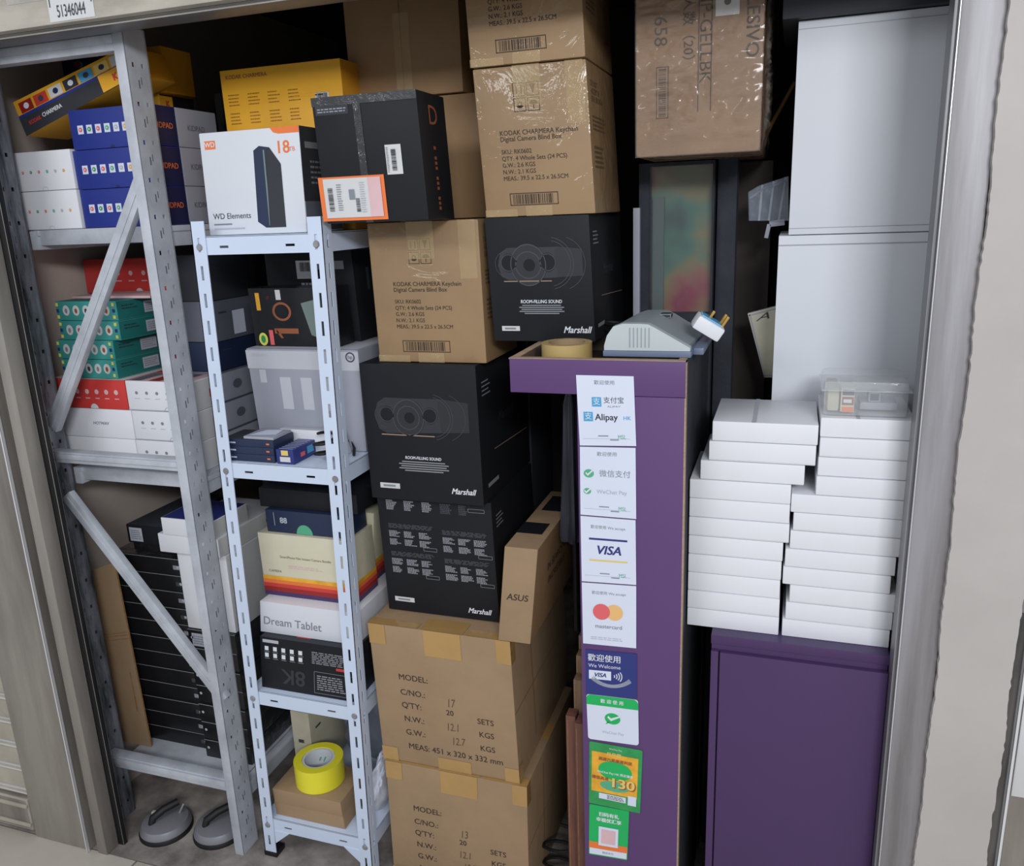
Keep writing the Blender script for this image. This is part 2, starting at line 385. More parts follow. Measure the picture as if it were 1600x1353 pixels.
for q in (pa.x-.004, pb.x+.003): hf.rect(hu(q), .08, hu(q+.0025), .42, 'dink', 2)
a = at(15, 25, Y=YO-.02); b = at(72, 25, Y=YO-.02)
hf.poly([(hu(a.x), .12), (hu(b.x), .12), (hu(b.x), .36), (hu(a.x-.01), .36)], 'headg')
struct('trim_1', m)
# left pillar with shutter guide
m = MB()
m.box(-1.888, -1.700, YO-.02, YO+.07, 0, 1.965, 'stain', .004)
m.box(-1.700, -1.672, YO+.012, YO+.07, 0, 1.965, 'chan', .001)
m.box(-1.672, -1.641, YO-.02, YO+.02, 0, 1.965, 'stain', .002)
m.box(-1.672, -1.6245, YO+.021, YO+.035, 0, 1.965, 'blk', .001)  # black strip paints the darkness of the slot beside the guide
m.box(-1.704, -1.698, YO-.028, YO-.02, 0, 1.965, 'edge', .001)
struct('trim_2', m)
# roller shutter of the next unit
m = MB()
m.box(-2.6, -1.886, YO+.012, YO+.03, 0, 1.976, 'slat', 0)
for i in range(26):
    z = .13+i*.073; m.box(-2.6, -1.886, YO-.004, YO+.012, z+.008, z+.066, 'slat', .006); m.box(-2.6, -1.886, YO-.012, YO+.012, z-.006, z+.006, 'offw', .004)
m.box(-2.6, -1.890, YO-.022, YO+.012, .02, .118, 'stain', .004)
for zz in (.04, .10): m.box(-2.6, -1.890, YO-.028, YO-.022, zz-.006, zz+.004, 'slat', .002)
for i in range(5):
    for j in range(9):
        m.box(-1.95+i*.012-.002, -1.95+i*.012+.002, YO-.0055, YO-.004, 1.025+j*.006-.001, 1.025+j*.006+.001, 'blk', 0)
struct('door_1', m)
# right aluminium post
m = MB()
m.box(.203, .262, YO, YO+.055, 0, 2.1, 'alum', .004)
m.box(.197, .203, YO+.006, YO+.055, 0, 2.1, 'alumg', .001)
m.box(.2025, .2045, YO-.0025, YO+.002, 0, 2.1, 'edge', .0005)
struct('trim_3', m)
# cream plastered pier, ragged paint edges
m = MB()
n = 260
for (xa, sg, seed) in ((.262, 1, 3), (.372, -1, 5)): pass
rn = random.Random(4); le = [.260+rn.uniform(-.0008, .0012)+.0014*math.sin(_*.21)+.0012*math.sin(_*.07+1) for _ in range(n+1)]; re_ = [.370+rn.uniform(-.0012, .0012)+.0016*math.sin(_*.17) for _ in range(n+1)]
vs = []; fs = []
for i in range(n+1):
    z = 2.2*i/n; vs += [(le[i], YO-.012, z), (re_[i], YO-.012, z), (le[i], YO+.03, z), (re_[i], YO+.03, z)]
for i in range(n):
    a = i*4; fs += [(a, a+1, a+5, a+4), (a+2, a, a+4, a+6), (a+1, a+3, a+7, a+5)]
m.mesh(vs, fs, 'wallw'); m.box(.265, .365, YO+.0, YO+.09, 0, 2.2, 'wallw', 0)
struct('wall_front', m)
m = MB()
m.box(.360, .384, YO, YO+.05, 0, .955, 'chan', 0); m.box(.360, .384, YO, YO+.05, .955, 2.2, 'alum', 0)
m.box(.384, .390, YO-.012, YO+.04, 0, 2.2, 'edge', .001)
struct('trim_4', m)
m = MB(); m.box(.390, 1.6, YO, YO+.03, 0, 2.2, 'stain', 0)
m.box(.392, 1.6, YO-.006, YO, .62, .80, 'offw', .001); m.box(.392, 1.6, YO-.006, YO, 0, .46, 'pale', .001); m.box(.392, 1.6, YO-.004, YO, .83, 2.1, 'stain', .001)
struct('door_2', m)

# ================================================================== LEFT RACK
YR = 1.45
def holed(mb, o, ux, uz, W, Hh, hole_cols, hw, hh, pitch, z_start, m, th, nrm, shear=0, zoff=0):
    """a strip W x Hh with rows of rectangular slots cut through; nrm = thickness direction"""
    o = Vector(o); ux = Vector(ux); uz = Vector(uz); nrm = Vector(nrm)
    xs = [0]
    for c in hole_cols: xs += [c-hw/2, c+hw/2]
    xs.append(W); zs = [0]; z = z_start
    while z+hh < Hh-.004: zs += [z, z+hh]; z += pitch
    zs.append(Hh); vs = []; idx = {}; fs = []
    P = lambda x, z, t: o+ux*x+uz*z+nrm*(th*t)+Vector((shear*z, 0, 0))
    def V(i, j, t):
        if (i, j, t) not in idx: idx[(i, j, t)] = len(vs); vs.append(P(xs[i], zs[j], t))
        return idx[(i, j, t)]
    hol = lambda i, j: 0 <= i < len(xs)-1 and 0 <= j < len(zs)-1 and i % 2 == 1 and j % 2 == 1
    for i in range(len(xs)-1):
        for j in range(len(zs)-1):
            if hol(i, j):
                fs += [(V(i, j, 0), V(i+1, j, 0), V(i+1, j, 1), V(i, j, 1)), (V(i, j+1, 0), V(i, j+1, 1), V(i+1, j+1, 1), V(i+1, j+1, 0)),
                       (V(i, j, 0), V(i, j, 1), V(i, j+1, 1), V(i, j+1, 0)), (V(i+1, j, 0), V(i+1, j+1, 0), V(i+1, j+1, 1), V(i+1, j, 1))]
            else:
                fs += [(V(i, j, 0), V(i+1, j, 0), V(i+1, j+1, 0), V(i, j+1, 0)), (V(i, j, 1), V(i, j+1, 1), V(i+1, j+1, 1), V(i+1, j, 1))]
    for j in range(len(zs)-1): fs += [(V(0, j, 0), V(0, j+1, 0), V(0, j+1, 1), V(0, j, 1)), (V(len(xs)-1, j, 0), V(len(xs)-1, j, 1), V(len(xs)-1, j+1, 1), V(len(xs)-1, j+1, 0))]
    for i in range(len(xs)-1): fs += [(V(i, 0, 0), V(i, 0, 1), V(i+1, 0, 1), V(i+1, 0, 0)), (V(i, len(zs)-1, 0), V(i+1, len(zs)-1, 0), V(i+1, len(zs)-1, 1), V(i, len(zs)-1, 1))]
    mb.mesh(vs, fs, m)
rack = empty('storage_rack', (-1.5, 1.8, 0), 'grey steel rack with diagonal braced end frame at the left wall', 'rack')
XR0, XR1, ZR = -1.313, -1.288, 1.99
def upright(x0, x1, y0, side, mt='steelg'):
    mb = MB()
    mb.box(x0, x1, y0, y0+.004, 0, ZR, mt, .001)                       # narrow front web
    xf = x1-.002 if side > 0 else x0
    holed(mb, (xf, y0+.002, 0), (0, 1, 0), (0, 0, 1), .062, ZR, [.018, .044], .007, .009, .075, .04, mt, .002, (1, 0, 0))
    mb.box(x0 if side > 0 else x0, x1, y0+.062, y0+.066, 0, ZR, mt, .001)
    xb = x0 if side > 0 else x1-.002
    mb.box(xb, xb+.002, y0+.004, y0+.02, 0, ZR, mt, 0)
    # embossed tick marks between the holes
    if side > 0:
        for k in range(25):
            z = .075+k*.075
            mb.box(x1, x1+.0006, y0+.028, y0+.031, z, z+.016, 'grey', 0); mb.box(x1, x1+.0006, y0+.036, y0+.038, z+.008, z+.022, 'grey', 0)
    return mb
upright(XR0, XR1, YR, 1).build('upright', rack)
upright(-1.725, -1.700, YR, 1, 'steeld').build('upright', rack)
upright(XR0, XR1, 2.30, 1).build('upright', rack)
upright(-1.725, -1.700, 2.30, 1).build('upright', rack)
def zat(px, py, Y=YR): return at(px, py, Y=Y).z
for zc_, hh in ((zat(100, 74), .034), (zat(183, 722), .028), (zat(275, 1212), .036)):
    mb = MB(); mb.box(-1.70, XR0, YR+.004, YR+.034, zc_-hh/2, zc_+hh/2, 'steelg', .003); mb.box(-1.70, XR0, YR-.001, YR+.004, zc_-.003, zc_+hh/2-.004, 'steelg', .001)
    mb.build('cross_bar', rack)
    mb = MB(); mb.box(-1.70, XR0, 2.31, 2.34, zc_-hh/2, zc_+hh/2, 'steelg', .003); mb.build('cross_bar', rack)
def brace(a, b):
    A = at(*a, Y=YR+.02); B = at(*b, Y=YR+.02); mb = MB(); mb.bar(A, B, .034, .018, 'steelg', bev=.003); d = (B-A)
    mb.bar(A+d*.01-Vector((0, .0095, 0)), B-d*.01-Vector((0, .0095, 0)), .008, .003, 'steelg', bev=.001); return mb.build('diagonal_brace', rack)
brace((222, 285), (84, 668)); brace((106, 772), (352, 1092))
def bolt(p, mt='alum', r=.006, ax='y'):
    mb = MB(); Rm = Matrix.Rotation(math.pi/2, 3, 'X') if ax == 'y' else Matrix.Rotation(-math.pi/2, 3, 'Y')
    mb.lathe([(0, .003), (r*.8, .003), (r, .001), (r, 0)], p, mt, 12, Rm); return mb
RZ = [at(110, 358, Y=1.53).z, 1.022, .175]      # shelf board tops
for z in RZ:
    mb = MB(); mb.box(-1.695, -1.32, 1.53, 2.28, z-.004, z, 'steelg', .001)
    mb.box(-1.695, -1.32, 1.525, 1.531, z-.035, z, 'steelg', .002); mb.box(-1.695, -1.32, 2.28, 2.286, z-.035, z, 'steelg', .002)
    mb.build('shelf_board', rack)
    for x in (-1.318, -1.70):
        mb = MB(); mb.box(x, x+.022, YR+.068, 2.30, z-.045, z-.001, 'steelg', .003); mb.box(x+.022, x+.026, YR+.068, 2.30, z-.013, z-.001, 'steelg', .001)
        mb.build('side_beam', rack)

# ================================================================== SLOTTED SHELF
YS = 1.47; SX0, SX1 = -1.234, -.918; SHR = .020; ZS = 1.607; DS = .42
shelf = empty('slotted_shelf', ((SX0+SX1)/2, YS+DS/2, 0), 'narrow pale white slotted angle shelf unit holding electronics boxes', 'shelf')
def angle_post(x, y, sx, sy):
    mb = MB(); wf = .034
    fx = x if sx > 0 else x-wf
    holed(mb, (fx, y, .0), (1, 0, 0), (0, 0, 1), wf, ZS, [wf/2], .006, .030, .058, .035, 'steelw', .002, (0, 1, 0) if sy > 0 else (0, -1, 0), SHR)
    fy = y if sy > 0 else y-wf
    holed(mb, (x, fy, 0), (0, 1, 0), (0, 0, 1), wf, ZS, [wf/2], .006, .030, .058, .035, 'steelw', .002, (1, 0, 0) if sx > 0 else (-1, 0, 0), SHR)
    p = mb.build('angle_post', shelf)
    f = MB(); f.box(min(x, x+sx*wf)-.002, max(x, x+sx*wf)+.002, min(y, y+sy*wf)-.002, max(y, y+sy*wf)+.002, 0, .014, 'blk', .002); f.build('rubber_foot', shelf)
    return p
for x, sx in ((SX0, 1), (SX1, -1)):
    for y, sy in ((YS, 1), (YS+DS, -1)): angle_post(x, y, sx, sy)
SZ = [at(400, 367, Y=YS).z, at(430, 727, Y=YS).z, at(470, 1092, Y=YS).z, at(480, 1292, Y=YS).z]
for i, z in enumerate(SZ):
    sh = SHR*z; x0, x1 = SX0+sh+.003, SX1+sh-.003
    mb = MB(); mb.box(x0, x1, YS+.003, YS+DS-.003, z-.003, z, 'steelw', .001)
    mb.box(x0, x0+.002, YS+.003, YS+DS-.003, z-.038, z, 'steelw', 0); mb.box(x1-.002, x1, YS+.003, YS+DS-.003, z-.038, z, 'steelw', 0)
    mb.box(x0, x1, YS+DS-.005, YS+DS-.003, z-.038, z, 'steelw', 0)
    holed(mb, (x0, YS+.003, z-.038), (0, 0, 1), (1, 0, 0), .038, x1-x0, [.016], .005, .022, .16, .062, 'steelw', .002, (0, 1, 0))
    bd = mb.build('shelf_board', shelf)
    for xx in (SX0+sh+.017, SX1+sh-.017):
        bolt((xx, YS-.000, z-.022), 'alum', .0075).build('bolt', bd)
    bolt((SX1+sh, YS+.017, z-.022), 'alum', .0075, 'x').build('bolt', bd)
    if i == 3:
        for (xa, xb) in ((x0+.031, x0+.075), (x1-.031, x1-.075)):
            mb = MB()
            mb.mesh([(xa, YS+.001, z-.037), (xb, YS+.001, z-.037), (xa, YS+.001, z-.075), (xa, YS+.003, z-.037), (xb, YS+.003, z-.037), (xa, YS+.003, z-.075)],
                    [(0, 1, 2), (5, 4, 3), (0, 3, 4, 1), (1, 4, 5, 2), (2, 5, 3, 0)], 'steelw'); mb.build('gusset', bd)

# ================================================================== CENTRE CARTONS
def tapes(b, L, mt):
    for (fc, u0, v0, u1, v1) in L:
        tm = MB(); Face(tm, *[b.P[i] for i in FI[fc]], off=.0011).rect(u0, v0, u1, v1, mt); b.sub('packing_tape', tm)
def model_carton(q, lab, num, **k):
    b = qb(q, ['kraft', 'kraft', 'kraft', 'kraft', 'kraft', 'kraft'], bev=.004, **k); f = b.f('F'); w, h = f.W, f.H
    L = [('MODEL:', .19, .64), ('C/NO.:', .19, .53), ("Q'TY:", .19, .435), ('N.W.:', .2, .335), ('G.W.:', .2, .235)]
    for s_, u, v in L: f.text(s_, u, v, .021, 'ink', align='L', bold=.006)
    f.text('MEAS: 451 x 320 x 332 mm', .21, .13, .021, 'ink', align='L', bold=.006)
    f.text('20', .54, .43, .019, 'ink', bold=.01)
    for s_, v in (('SETS', .405), ('KGS', .31), ('KGS', .21)): f.text(s_, .79, v, .02, 'ink', align='C', bold=.006)
    f.text(num, .55, .50, .03, 'pencil', rot=4, shear=.2, sx=.7); f.text('12.1', .55, .325, .028, 'pencil', rot=3, shear=.2, sx=.7); f.text('12.7', .58, .225, .028, 'pencil', rot=3, shear=.2, sx=.7)
    g = b.f('R'); g.rect(0, .493, 1, .497, 'inkf'); g.rect(.3, .1, .32, .9, 'kraftd')
    t = b.f('T'); t.rect(0, .495, 1, .505, 'inkf')
    o = b.done('shipping_carton', lab, 'carton', 'large brown shipping cartons on the floor')
    tm = MB(); tapes(b, [('F', .40, .82, .66, 1.0), ('F', .42, 0, .66, .085), ('F', 0, .86, .12, 1), ('F', 0, 0, .12, .10), ('F', .9, .84, 1, 1), ('F', .9, 0, 1, .1),
        ('T', 0, .42, 1, .58), ('T', 0, 0, .36, .06), ('T', .38, 0, .68, .12), ('T', .7, 0, 1, .06), ('R', 0, .84, .06, 1), ('R', 0, 0, .06, .12)], 'tapeb'); return b
c1 = model_carton([(603, 1189), (822, 1221), (828, 1400), (618, 1400)], 'brown carton numbered 13 on the floor below the carton numbered 17', '13', Y=1.50, z0=0, z1=.339, depth=.42)
c2 = model_carton([(572, 978), (800, 997), (809, 1222), (603, 1188)], 'brown carton numbered 17 with black weight print, upper of two on the floor', '17', Y=1.505, z0=.341, depth=.44)
CT = c2.P[2].z
rep('c1', c1); rep('c2', c2)
def marshall_front(f):
    w = f.W; cx = .44
    # printed picture of the loudspeaker
    f.poly([(.10, .62), (.13, .72), (.2, .76), (.70, .76), (.72, .70), (.70, .52), (.2, .50), (.13, .53)], 'spk')
    f.poly([(.66, .73), (.70, .76), (.92, .74), (.92, .53), (.68, .52)], 'spk2', 1.2)
    for r in (.050, .044): f.ring(.60, .63, r, .0012, 'spk3', 2, a0=-80, a1=80)
    f.ring(.70, .63, .052, .001, 'spk3', 2, a0=-70, a1=70)
    f.ell(.40, .62, .036, .040, 'spk2', 2.4); f.ring(.40, .62, .036, .002, 'spk3', 3, ry=.04); f.ring(.40, .62, .026, .002, 'spk3', 3); f.ell(.41, .62, .012, .012, 'black', 3)
    for u in (.21, .59): f.ell(u, .64, .016, .018, 'black', 2.8); f.ring(u, .64, .016, .0015, 'spk3', 3)
    f.ring(.20, .63, .026, .001, 'spk3', 2, a0=90, a1=270)
    f.rect(.15, .488, .62, .496, 'oak', 3)
    f.text('ROOM-FILLING SOUND', .5, .325, .0095, 'wink', bold=.02, shear=.1, sx=.85)
    for i, hw in enumerate((.19, .22, .20, .22, .17)): f.rect(.5-hw, .292-i*.0165, .5+hw, .300-i*.0165, 'mink')
    f.rect(.09, .085, .27, .125, 'offw'); f.rect(.18-.06, .098, .18+.05, .112, 'gink', 2)
    f.text('Marshall', .83, .095, .0185, 'wink', bold=.02, shear=.35, sx=.9)
def marshall_side(g):
    g.text('Marshall', .5, .55, .03, 'spk3', shear=.3)
    g.rect(.1, .1, .3, .13, 'mink'); 
    for i in range(4): g.rect(.08, .86-i*.03, .2+.03*(i % 2), .87-i*.03, 'mink')
    g.poly([(.25, .34), (.95, .30), (.95, .306), (.25, .347)], 'oak')
def marshall(q, lab, back=False, **k):
    b = qb(q, 'black', bev=.0015, **k); f = b.f('F'); g = b.f('R')
    if back:
        rn = random.Random(3)
        for (u0, v0, cols) in ((.08, .90, 5), (.08, .68, 3), (.56, .66, 3), (.08, .44, 3), (.56, .42, 3)):
            if cols == 3:
                f.lines(u0, v0+.045, u0+.40, v0+.085, 4, 'spk3', .7, rag=.1)
                for j in range(2):
                    for c in range(3): f.lines(u0+c*.135, v0-.06-j*.07+.03, u0+c*.135+.11, v0-.06-j*.07+.085, 5, 'mink', .75, rag=.5)
                f.frame(u0+.3, v0-.13, u0+.42, v0-.10, .0008, 'mink')
            else:
                f.rect(u0, v0+.075, .94, v0+.077, 'mink')
                for c in range(5): f.lines(u0+c*.16, v0-.02, u0+c*.16+.1, v0+.065, 6, 'mink' if c < 3 else 'spk3', .75, rag=.5)
                f.frame(.8, v0+.01, .94, v0+.04, .0008, 'mink')
        f.rect(.07, .085, .25, .125, 'offw'); f.rect(.16-.06, .098, .16+.05, .112, 'gink', 2); f.text('Marshall', .83, .075, .0185, 'wink', bold=.02, shear=.35, sx=.9)
    else: marshall_front(f)
    marshall_side(g)
    b.done('speaker_box', lab, 'box', 'black loudspeaker boxes'); return b
m2 = marshall([(590, 782), (766, 788), (782, 982), (608, 960)], 'black loudspeaker box showing back panel text, on the upper brown carton', True, Y=1.575, z0=CT+.003, z1=.990, depth=.30)
m1 = marshall([(562, 569), (741, 571), (757, 784), (580, 771)], 'black loudspeaker box with printed speaker picture, on the box of text', Y=1.55, z0=.991, z1=1.298, depth=.34)
m3 = marshall([(758, 343), (918, 332), (932, 531), (771, 527)], 'black loudspeaker box resting on the purple counter top', Y=1.57, z0=1.3475, z1=1.591, depth=.30)
for n_, b in (('m2', m2), ('m1', m1), ('m3', m3)): rep(n_, b)
def fragile(f, u, v, s):
    hx = s/f.W; hy = s/f.H
    for i in (0, 1):
        for j in (0, 1):
            a, b = u+(i-1)*hx*1.12, v+(j-1)*hy*1.12; f.frame(a, b, a+hx, b+hy, .0012, 'ink'); cx, cy = a+hx/2, b+hy/2
            if (i, j) == (0, 1):
                for d in (-.2, .2): f.rect(cx+d*hx-.04*hx, cy-.3*hy, cx+d*hx+.04*hx, cy+.3*hy, 'ink')
            elif (i, j) == (1, 1): f.poly([(cx-.25*hx, cy+.35*hy), (cx+.25*hx, cy+.35*hy), (cx+.1*hx, cy), (cx+.04*hx, cy-.3*hy), (cx-.04*hx, cy-.3*hy), (cx-.1*hx, cy)], 'ink')
            elif (i, j) == (1, 0): f.ell(cx, cy, s*.34, s*.3, 'ink', a0=0, a1=180); f.rect(cx-.03*hx, cy-.35*hy, cx+.03*hx, cy, 'ink')
            else: f.ell(cx, cy-.05*hy, s*.28, s*.2, 'ink', a0=180, a1=360); f.ring(cx, cy+.05*hy, s*.15, s*.08, 'ink')
def kodak_carton(q, lab, top=False, mt='kraftt', **k):
    b = qb(q, mt, bev=.004, **k); f = b.f('F'); g = b.f('R')
    f.text('KODAK CHARMERA Keychain', .20, .565, .0125, 'ink', align='L', bold=.006, sx=.95)
    f.text('Digital Camera Blind Box', .20, .525, .0125, 'ink', align='L', bold=.006, sx=.95)
    for s_, v in (('SKU: RK0602', .44), ('QTY: 4 Whole Sets (24 PCS)', .395), ('G.W.: 2.6 KGS', .35), ('N.W.: 2.1 KGS', .305), ('MEAS.: 39.5 x 22.5 x 26.5CM', .26)): f.text(s_, .20, v, .0115, 'ink', align='L', bold=.005, sx=.95)
    fragile(f, .47, .80, .024)
    f.frame(.24, .075, .68, .16, .0015, 'ink'); f.barcode(.27, .085, .65, .15, 'ink', seed=4)
    for i, s_ in enumerate(('DO NOT', 'ACCEPT IF', 'SEAL BROKEN')): g.text(s_, .1, .86-i*.05, .015, 'inkf', align='L')
    g.lines(.1, .55, .55, .66, 4, 'inkf', .5); g.lines(.1, .3, .45, .46, 5, 'inkf', .5); g.rect(.75, .18, .95, .32, 'inkf')
    b.done('camera_carton', lab, 'carton', 'brown camera cartons with barcode print')
    tapes(b, [('F', .36, .74, .60, 1), ('F', .38, 0, .62, .07), ('F', .82, .6, .97, 1), ('F', 0, 0, .30, .05)], 'tapeclear'); return b
k1 = kodak_carton([(575, 351), (744, 339), (762, 547), (590, 551)], 'brown camera carton under the black taped parcel with orange edged label', Y=1.57, z0=1.2995, z1=1.590, depth=.21)
k2 = kodak_carton([(739, 114), (914, 90), (932, 331), (759, 343)], 'brown camera carton standing on the upper black loudspeaker box', Y=1.57, z0=1.592, z1=1.864, depth=.24)
k3 = kodak_carton([(712, -185), (900, -200), (915, 88), (735, 108)], 'brown camera carton at the top of its stack with tape glare', Y=1.565, z0=1.866, z1=2.14, depth=.24)
for n_, b in (('k1', k1), ('k2', k2), ('k3', k3)): rep(n_, b)
# cartons behind the black parcel
XK = -.645
k5 = bx(-.86, -.605, 1.79, 2.10, 1.5915, 1.855, 'kraftd', .003); k5.f('R').rect(.2, .2, .6, .55, 'inkf')
k5.done('plain_carton', 'plain brown carton mostly hidden behind the black taped parcel', 'carton')
k4 = qb([(530, -60), (712, -60), (724, 142), (548, 152)], 'kraftd', bev=.003, Y=1.78, z0=1.857, z1=2.14, depth=.24)
f = k4.f('F'); f.rect(.49, 0, .494, 1, 'ink')
k4.done('plain_carton', 'plain brown carton with centre seam high behind the black taped parcel', 'carton')
tm = MB(); Face(tm, *[k4.P[i] for i in FI['F']], off=.0012).rect(.43, 0, .57, .6, 'tapeclear'); k4.sub('packing_tape', tm)
rep('k4', k4)
# supports under the rear cartons, standing on the floor
sp = bx(-.86, -.62, 1.955, 2.15, 0, 1.5905, 'dgrey', .003); sp.done('tall_dark_box', 'tall dark box hidden behind the loudspeaker stack', 'box')
# black parcel with labels
p = qb([(486, 158), (649, 137), (670, 338), (511, 350)], ['black', 'black', 'shrink'], bev=.003, Y=1.46, z0=1.592, z1=1.823, depth=.13)
rep('parcel', p)
f = p.f('F'); f.rect(.03, .86, .35, .93, 'dgrey'); f.lines(.05, .875, .33, .915, 2, 'mink', .5, 2); f.rect(.43, 0, .434, 1, 'spk3')
g = p.f('R'); g.text('D', .5, .82, .05, 'rust', bold=.0, sx=1.2); [g.rect(.42, .08+.04*i_, .50, .105+.04*i_, 'rust') for i_ in range(13) if i_ % 4 != 3]
p.done('taped_parcel', 'black taped parcel with white barcode tag and orange edged label', 'parcel')
tm = MB(); tf = Face(tm, *[p.P[i] for i in FI['F']], off=.0010)
tf.rect(0, .93, 1, 1, 'shrink'); p.sub('packing_tape', tm, 'glossy black tape along the top edge'); tapes(p, [('F', .40, 0, .47, .929)], 'shrink')
tm = MB(); tf = Face(tm, *[p.P[i] for i in FI['F']], off=.0016)
q = [(-.03, .02), (.62, .02), (.62, .375), (-.03, .375)]
tf.poly(q, 'orange'); tf.rect(.02, .045, .585, .36, 'offw', 2); tf.rect(.46, .045, .585, .36, 'pink', 2.2)
tf.barcode(.06, .10, .11, .29, 'dink', 3, vert=True, seed=2); tf.lines(.15, .1, .20, .32, 12, 'gink', .4, 3); tf.barcode(.33, .09, .37, .20, 'dink', 3, vert=True, seed=5); tf.rect(.27, .19, .325, .27, 'gink', 3); tf.lines(.38, .08, .43, .33, 14, 'lgink', .4, 3)
p.sub('shipping_label', tm, 'orange edged shipping label')
tm = MB(); tf = Face(tm, *[p.P[i] for i in FI['F']], off=.0016); tf.rect(.66, .37, .81, .60, 'offw'); tf.barcode(.715, .40, .76, .57, 'dink', 2, vert=True, seed=9); tf.lines(.67, .385, .69, .585, 16, 'gink', .5, 2)
p.sub('barcode_label', tm, 'white barcode label')
# hard disk box
wd = qb([(312, 207), (464, 196), (482, 362), (326, 368)], ['whitecab', 'grey', 'offw'], bev=.003, Y=1.507, z0=SZ[0]+.001, z1=1.783, depth=.15)
rep('wd', wd)
f = wd.f('F'); f.rect(.05, .84, .16, .92, 'orange'); f.text('WD', .105, .88, .014, 'wink', k=2, bold=.02)
f.poly([(.72, 1), (.75, .955), (.8, .94), (1, .94), (1, 1)], 'orange'); f.text('18', .83, .81, .034, 'orange', bold=.015); f.text('TB', .92, .79, .012, 'orange')
f.poly([(.52, .12), (.54, .80), (.60, .84), (.70, .82), (.80, .66), (.80, .06), (.6, .06)], 'navy'); f.poly([(.64, .06), (.66, .80), (.70, .82), (.80, .66), (.80, .06)], 'dgrey', 2); f.rect(.635, .08, .65, .8, 'green2', 2)
f.text('WD Elements', .06, .185, .0165, 'dink', align='L', bold=.004); f.rect(.06, .10, .25, .115, 'gink'); f.rect(.06, .055, .38, .07, 'lgink')
g = wd.f('R'); g.rect(0, .3, 1, 1, 'dgrey'); g.rect(.1, .8, .6, .86, 'mink', 2); g.lines(.2, .45, .8, .7, 5, 'gink', .4, 2)
wd.done('hard_drive_box', 'white hard drive box with picture of a black drive, on the white shelf', 'box')
# yellow camera box behind it
yb = qb([(344, 103), (527, 83), (546, 215), (357, 232)], ['yellow', 'yellowd', 'yellow'], bev=.002, Y=1.70, z0=SZ[0]+.001, z1=1.935, depth=.12)
rep('yb', yb); f = yb.f('F'); 
f.text('KODAK CHARMERA', .05, .955, .012, 'rust', align='L', bold=.02)
for i in range(4):
    for j in range(3): f.lines(.05+i*.17, .78-j*.11, .15+i*.17, .86-j*.11, 4, 'yink', .35)
f.rect(.78, .76, .89, .82, 'offw'); f.barcode(.79, .77, .88, .815, 'dink', 2)
f.lines(.25, .49, .5, .55, 3, 'yink', .4); f.text('CE  FC  RoHS  KODAK', .22, .47, .013, 'yink', align='L', bold=.02); f.lines(.6, .8, .9, .83, 2, 'yellow')
yb.done('camera_display_box', 'yellow camera box with printed back panel behind the hard drive box', 'box')
# slim notebook carton
asu = qb([(788, 800), (841, 806), (826, 997), (776, 990)], ['kraft', 'kraftd', 'kraft'], bev=.002, Y=1.50, z0=CT+.003, z1=.925, depth=.36)
rep('asus', asu)
f = asu.f('F'); f.text('ASUS', .5, .48, .021, 'ink', bold=.01, shear=.1)
t = asu.f('T'); t.rect(0, .22, .8, .40, 'black'); t.rect(.2, .62, 1, .9, 'black'); g = asu.f('R'); g.text('IN SEARCH OF', .5, .62, .026, 'ink', bold=.01); g.text('INCREDIBLE', .5, .45, .026, 'ink', bold=.01)
asu.done('notebook_carton', 'slim upright brown notebook carton with black handle beside the loudspeaker boxes', 'carton')

# ================================================================== PURPLE COUNTER
YC = 1.385
pTL = at(795, 565, Y=YC); pTR = at(1073, 565, Y=YC); CTZ = 1.3465
x0, x1 = pTL.x, pTR.x; xm = at(906, 900, Y=YC).x; zb = at(930, 617, Y=YC).z
cnt = empty('purple_counter', ((x0+x1)/2, YC+.2, 0), 'tall narrow purple counter with payment stickers down its front', 'counter')
mb = MB(); mb.box(x0+.001, x1-.001, YC, YC+.015, zb, CTZ-.001, 'purple', .001); mb.box(x0, x1, YC+.0005, YC+.016, CTZ-.0025, CTZ, 'ply', 0); mb.box(x1-.0015, x1, YC+.0005, YC+.0155, zb, CTZ, 'ply', 0); mb.build('fascia', cnt)
mb = MB(); mb.box(xm, x1-.002, YC+.0008, YC+.016, 0, zb-.001, 'purple', .001); mb.box(x1-.0025, x1, YC+.0008, YC+.0165, 0, zb-.001, 'ply', 0); mb.build('front_panel', cnt)
mb = MB(); mb.box(x1-.016, x1-.001, YC+.017, YC+.40, 0, CTZ-.0, ['plyd', 'slate', 'plyd', 'plyd', 'ply', 'plyd'], .001); mb.build('side_panel', cnt)
mb = MB(); mb.box(x0, x0+.015, YC+.017, YC+.40, zb, CTZ, ['ply', 'plyd', 'ply', 'plyd', 'ply', 'ply'], .001); mb.build('side_panel', cnt)
mb = MB(); mb.box(x0+.016, x1-.017, YC+.017, YC+.40, zb, zb+.012, 'plyd', .001); mb.build('tray_bottom', cnt)
mb = MB(); mb.box(x0+.016, x1-.017, YC+.385, YC+.40, zb+.013, CTZ, 'plyd', .001); mb.build('back_rail', cnt)
mb = MB(); mb.box(xm, xm+.015, YC+.017, YC+.40, 0, zb-.002, 'purpled', .001); mb.build('side_panel', cnt)
